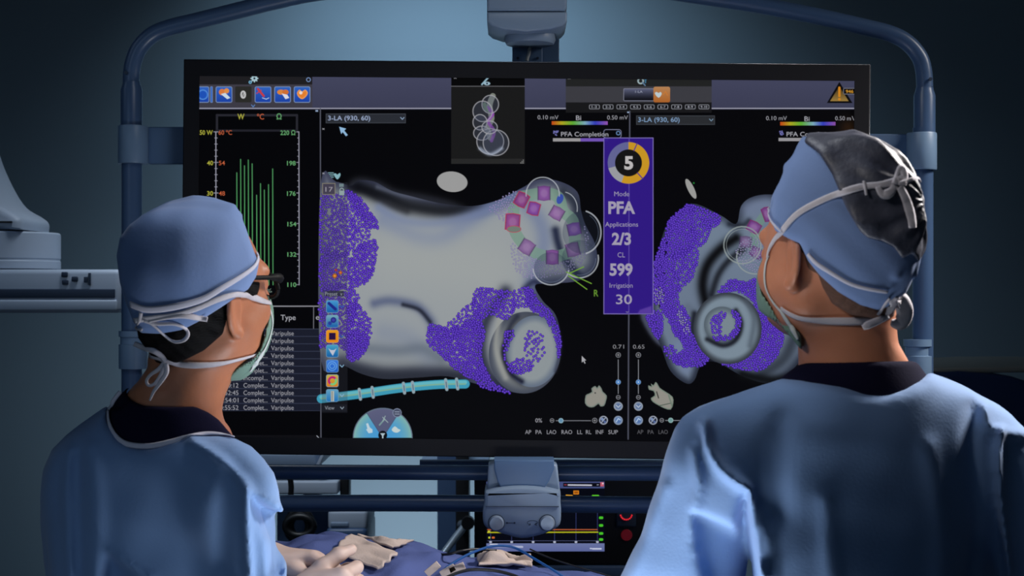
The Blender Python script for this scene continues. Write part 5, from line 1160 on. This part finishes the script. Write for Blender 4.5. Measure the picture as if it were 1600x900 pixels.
# ------------------------------------------------------------------ draped table between the men and the display
tb_ = thing('operating_table', (-.1, 2.36, 0), 'operating table hidden under a blue drape below the display', 'table')
part('tabletop', M['whited'], tb_, boxm((.06, 2.38, .86), (1.12, .36, .06), .01), sharp=30)
part('pedestal', M['column'], tb_, boxm((-.05, 2.38, .42), (.5, .26, .8), .03), boxm((-.05, 2.38, .03), (.9, .34, .06), .02), sharp=30)
cpx = [200, 400, 450, 478, 500, 540, 600, 640, 680, 720, 760, 830, 880, 960, 1200]; cpy = [862, 853, 849, 841, 838, 842, 848, 855, 868, 876, 884, 893, 902, 915, 935]
YD = 2.40; cx_ = [(a-800)/F*YD for a in cpx]; cz_ = [CZ-(a-450)/F*YD for a in cpy]
nx, ny = 340, 150; xs_ = np.linspace(-.52, .64, nx); tt = np.linspace(0, 1, ny)
Vd = []
for t in tt:
    for x in xs_:
        zc_ = np.interp(x, cx_, cz_); s = (t-.5)*2
        y = 2.37+s*.20 if abs(s) < .93 else 2.37+math.copysign(.186+.02*(1-math.exp(-(abs(s)-.93)*40)), s)
        e = max(0, abs(s)-.93)/.07
        z = .965+(zc_-.965)*(math.cos(min(abs((y-2.40)/.22), 1)*math.pi/2)**.55 if abs(s) < .93 else 0)
        if abs(s) >= .93:
            y9 = 2.37+math.copysign(.186, s); z = .965+(zc_-.965)*(math.cos(min(abs((y9-2.40)/.22), 1)*math.pi/2)**.55); z = z-e*.42; y += math.copysign(.012*e*math.sin(x*42), s)
        else:
            z += .0045*math.sin(x*31+y*40)*math.sin(y*50-x*12)+.003*math.sin(x*75+3*math.sin(y*28))+.006*math.exp(-((x+.10+(y-2.3)*.4)/.02)**2)+.005*math.exp(-((x+.17-(y-2.3)*.7)/.016)**2)
        Vd.append((x, y, z))
Qd = [[j*nx+i, j*nx+i+1, (j+1)*nx+i+1, (j+1)*nx+i] for j in range(ny-1) for i in range(nx-1)]
dr = mesh_obj('surgical_drape', Vd, Qd, M['drape']); sm = dr.modifiers.new('thickness', 'SOLIDIFY'); sm.thickness = .0016; sm.offset = -1
setp(dr, 'blue surgical drape spread over the table below the display', 'drape'); TD = bvh(Vd, Qd)
def cloth(label, c4, n=26, lift=.004, amp=.0018, ph=0, group='gauze cloths on the drape'):
    a, b_, c, d = [np.array(q, float) for q in c4]; V = []
    for j in range(n):
        for i in range(n):
            u, v = i/(n-1), j/(n-1); ue = u+.02*math.sin(v*17+ph); ve = v+.02*math.sin(u*19+ph)
            q = (a*(1-ue)+b_*ue)*(1-ve)+(d*(1-ue)+c*ue)*ve
            dv = Vector(((q[0]-800)/F, 1, -(q[1]-450)/F)).normalized(); h = TD.ray_cast(Vector((0, 0, CZ)), dv)
            p_ = np.array(h[0]) if h[0] is not None else P(q[0], q[1], YD+.02)
            V.append(p_+np.array([0, -.004, lift+amp*(1+math.sin(u*9+ph+v*3))*math.sin(math.pi*v)+amp*math.sin(v*14+u*4+ph)*.6]))
    Qf = [[j*n+i, (j+1)*n+i, (j+1)*n+i+1, j*n+i+1] for j in range(n-1) for i in range(n-1)]
    o = mesh_obj('gauze_cloth', V, Qf, M['gauze']); s2 = o.modifiers.new('thickness', 'SOLIDIFY'); s2.thickness = .004; s2.offset = 1
    setp(o, label, 'gauze', group); return o
cloth('large cream gauze cloth lying just right of the gloved hands', [(547, 841), (621, 870), (593, 894), (522, 866)], ph=.5, lift=.005)
cloth('cream gauze cloth bunched behind the larger one on the drape', [(556, 842), (606, 851), (645, 852), (612, 862)], ph=2.1, lift=.006)
cloth('cream gauze cloth lying in front of the bedside monitor', [(756, 868), (831, 884), (830, 892), (746, 886)], ph=4, lift=.006, amp=.006)
def cable(label, pts, r, m, Yc=2.30):
    q = catmull([P(x, y, Yc+dy) for x, y, dy in pts], 8)
    o = mesh_obj('cable', *tube(q, r, 12), M[m]); setp(o, label, 'cable'); return o
cable('blue cable arching over the right end of the drape', [(690, 896, -.01), (700, 885, 0), (730, 867, .02), (762, 855, .04), (785, 853, .05), (807, 857, .05), (838, 875, .02), (868, 893, -.01), (890, 908, -.02)], .0021, 'cable_b')
cable('black cable looping up beside the blue one on the drape', [(655, 862, .12), (676, 866, .10), (700, 866, .06), (720, 861, .06), (745, 858, .08), (775, 860, .10)], .0022, 'cable_k')
cable('black cable running low along the near edge of the drape', [(690, 906, -.06), (715, 895, -.05), (740, 890, -.04), (775, 892, -.04), (805, 900, -.05), (820, 908, -.06)], .0026, 'cable_k')
cable('thin dark cable trailing to the right of the blue one', [(828, 858, .12), (860, 872, .10), (900, 885, .08), (945, 898, .06), (965, 904, .05)], .0014, 'cable_k')
for k, (x, y, an, lb) in enumerate(((676, 889, 40, 'leftmost'), (700, 892, 30, 'middle'), (714, 888, 22, 'rightmost'))):
    c0 = P(x, y, 2.27); R = np.array([[math.cos(math.radians(an)), 0, -math.sin(math.radians(an))], [0, 1, 0], [math.sin(math.radians(an)), 0, math.cos(math.radians(an))]])
    o = mesh_obj('adhesive_tab', *boxm(c0, (.026, .003, .012), .001, R=R), M['gauze']); setp(o, lb+' of the three small white tabs taped beside the cables', 'tape', 'white tabs beside the cables')
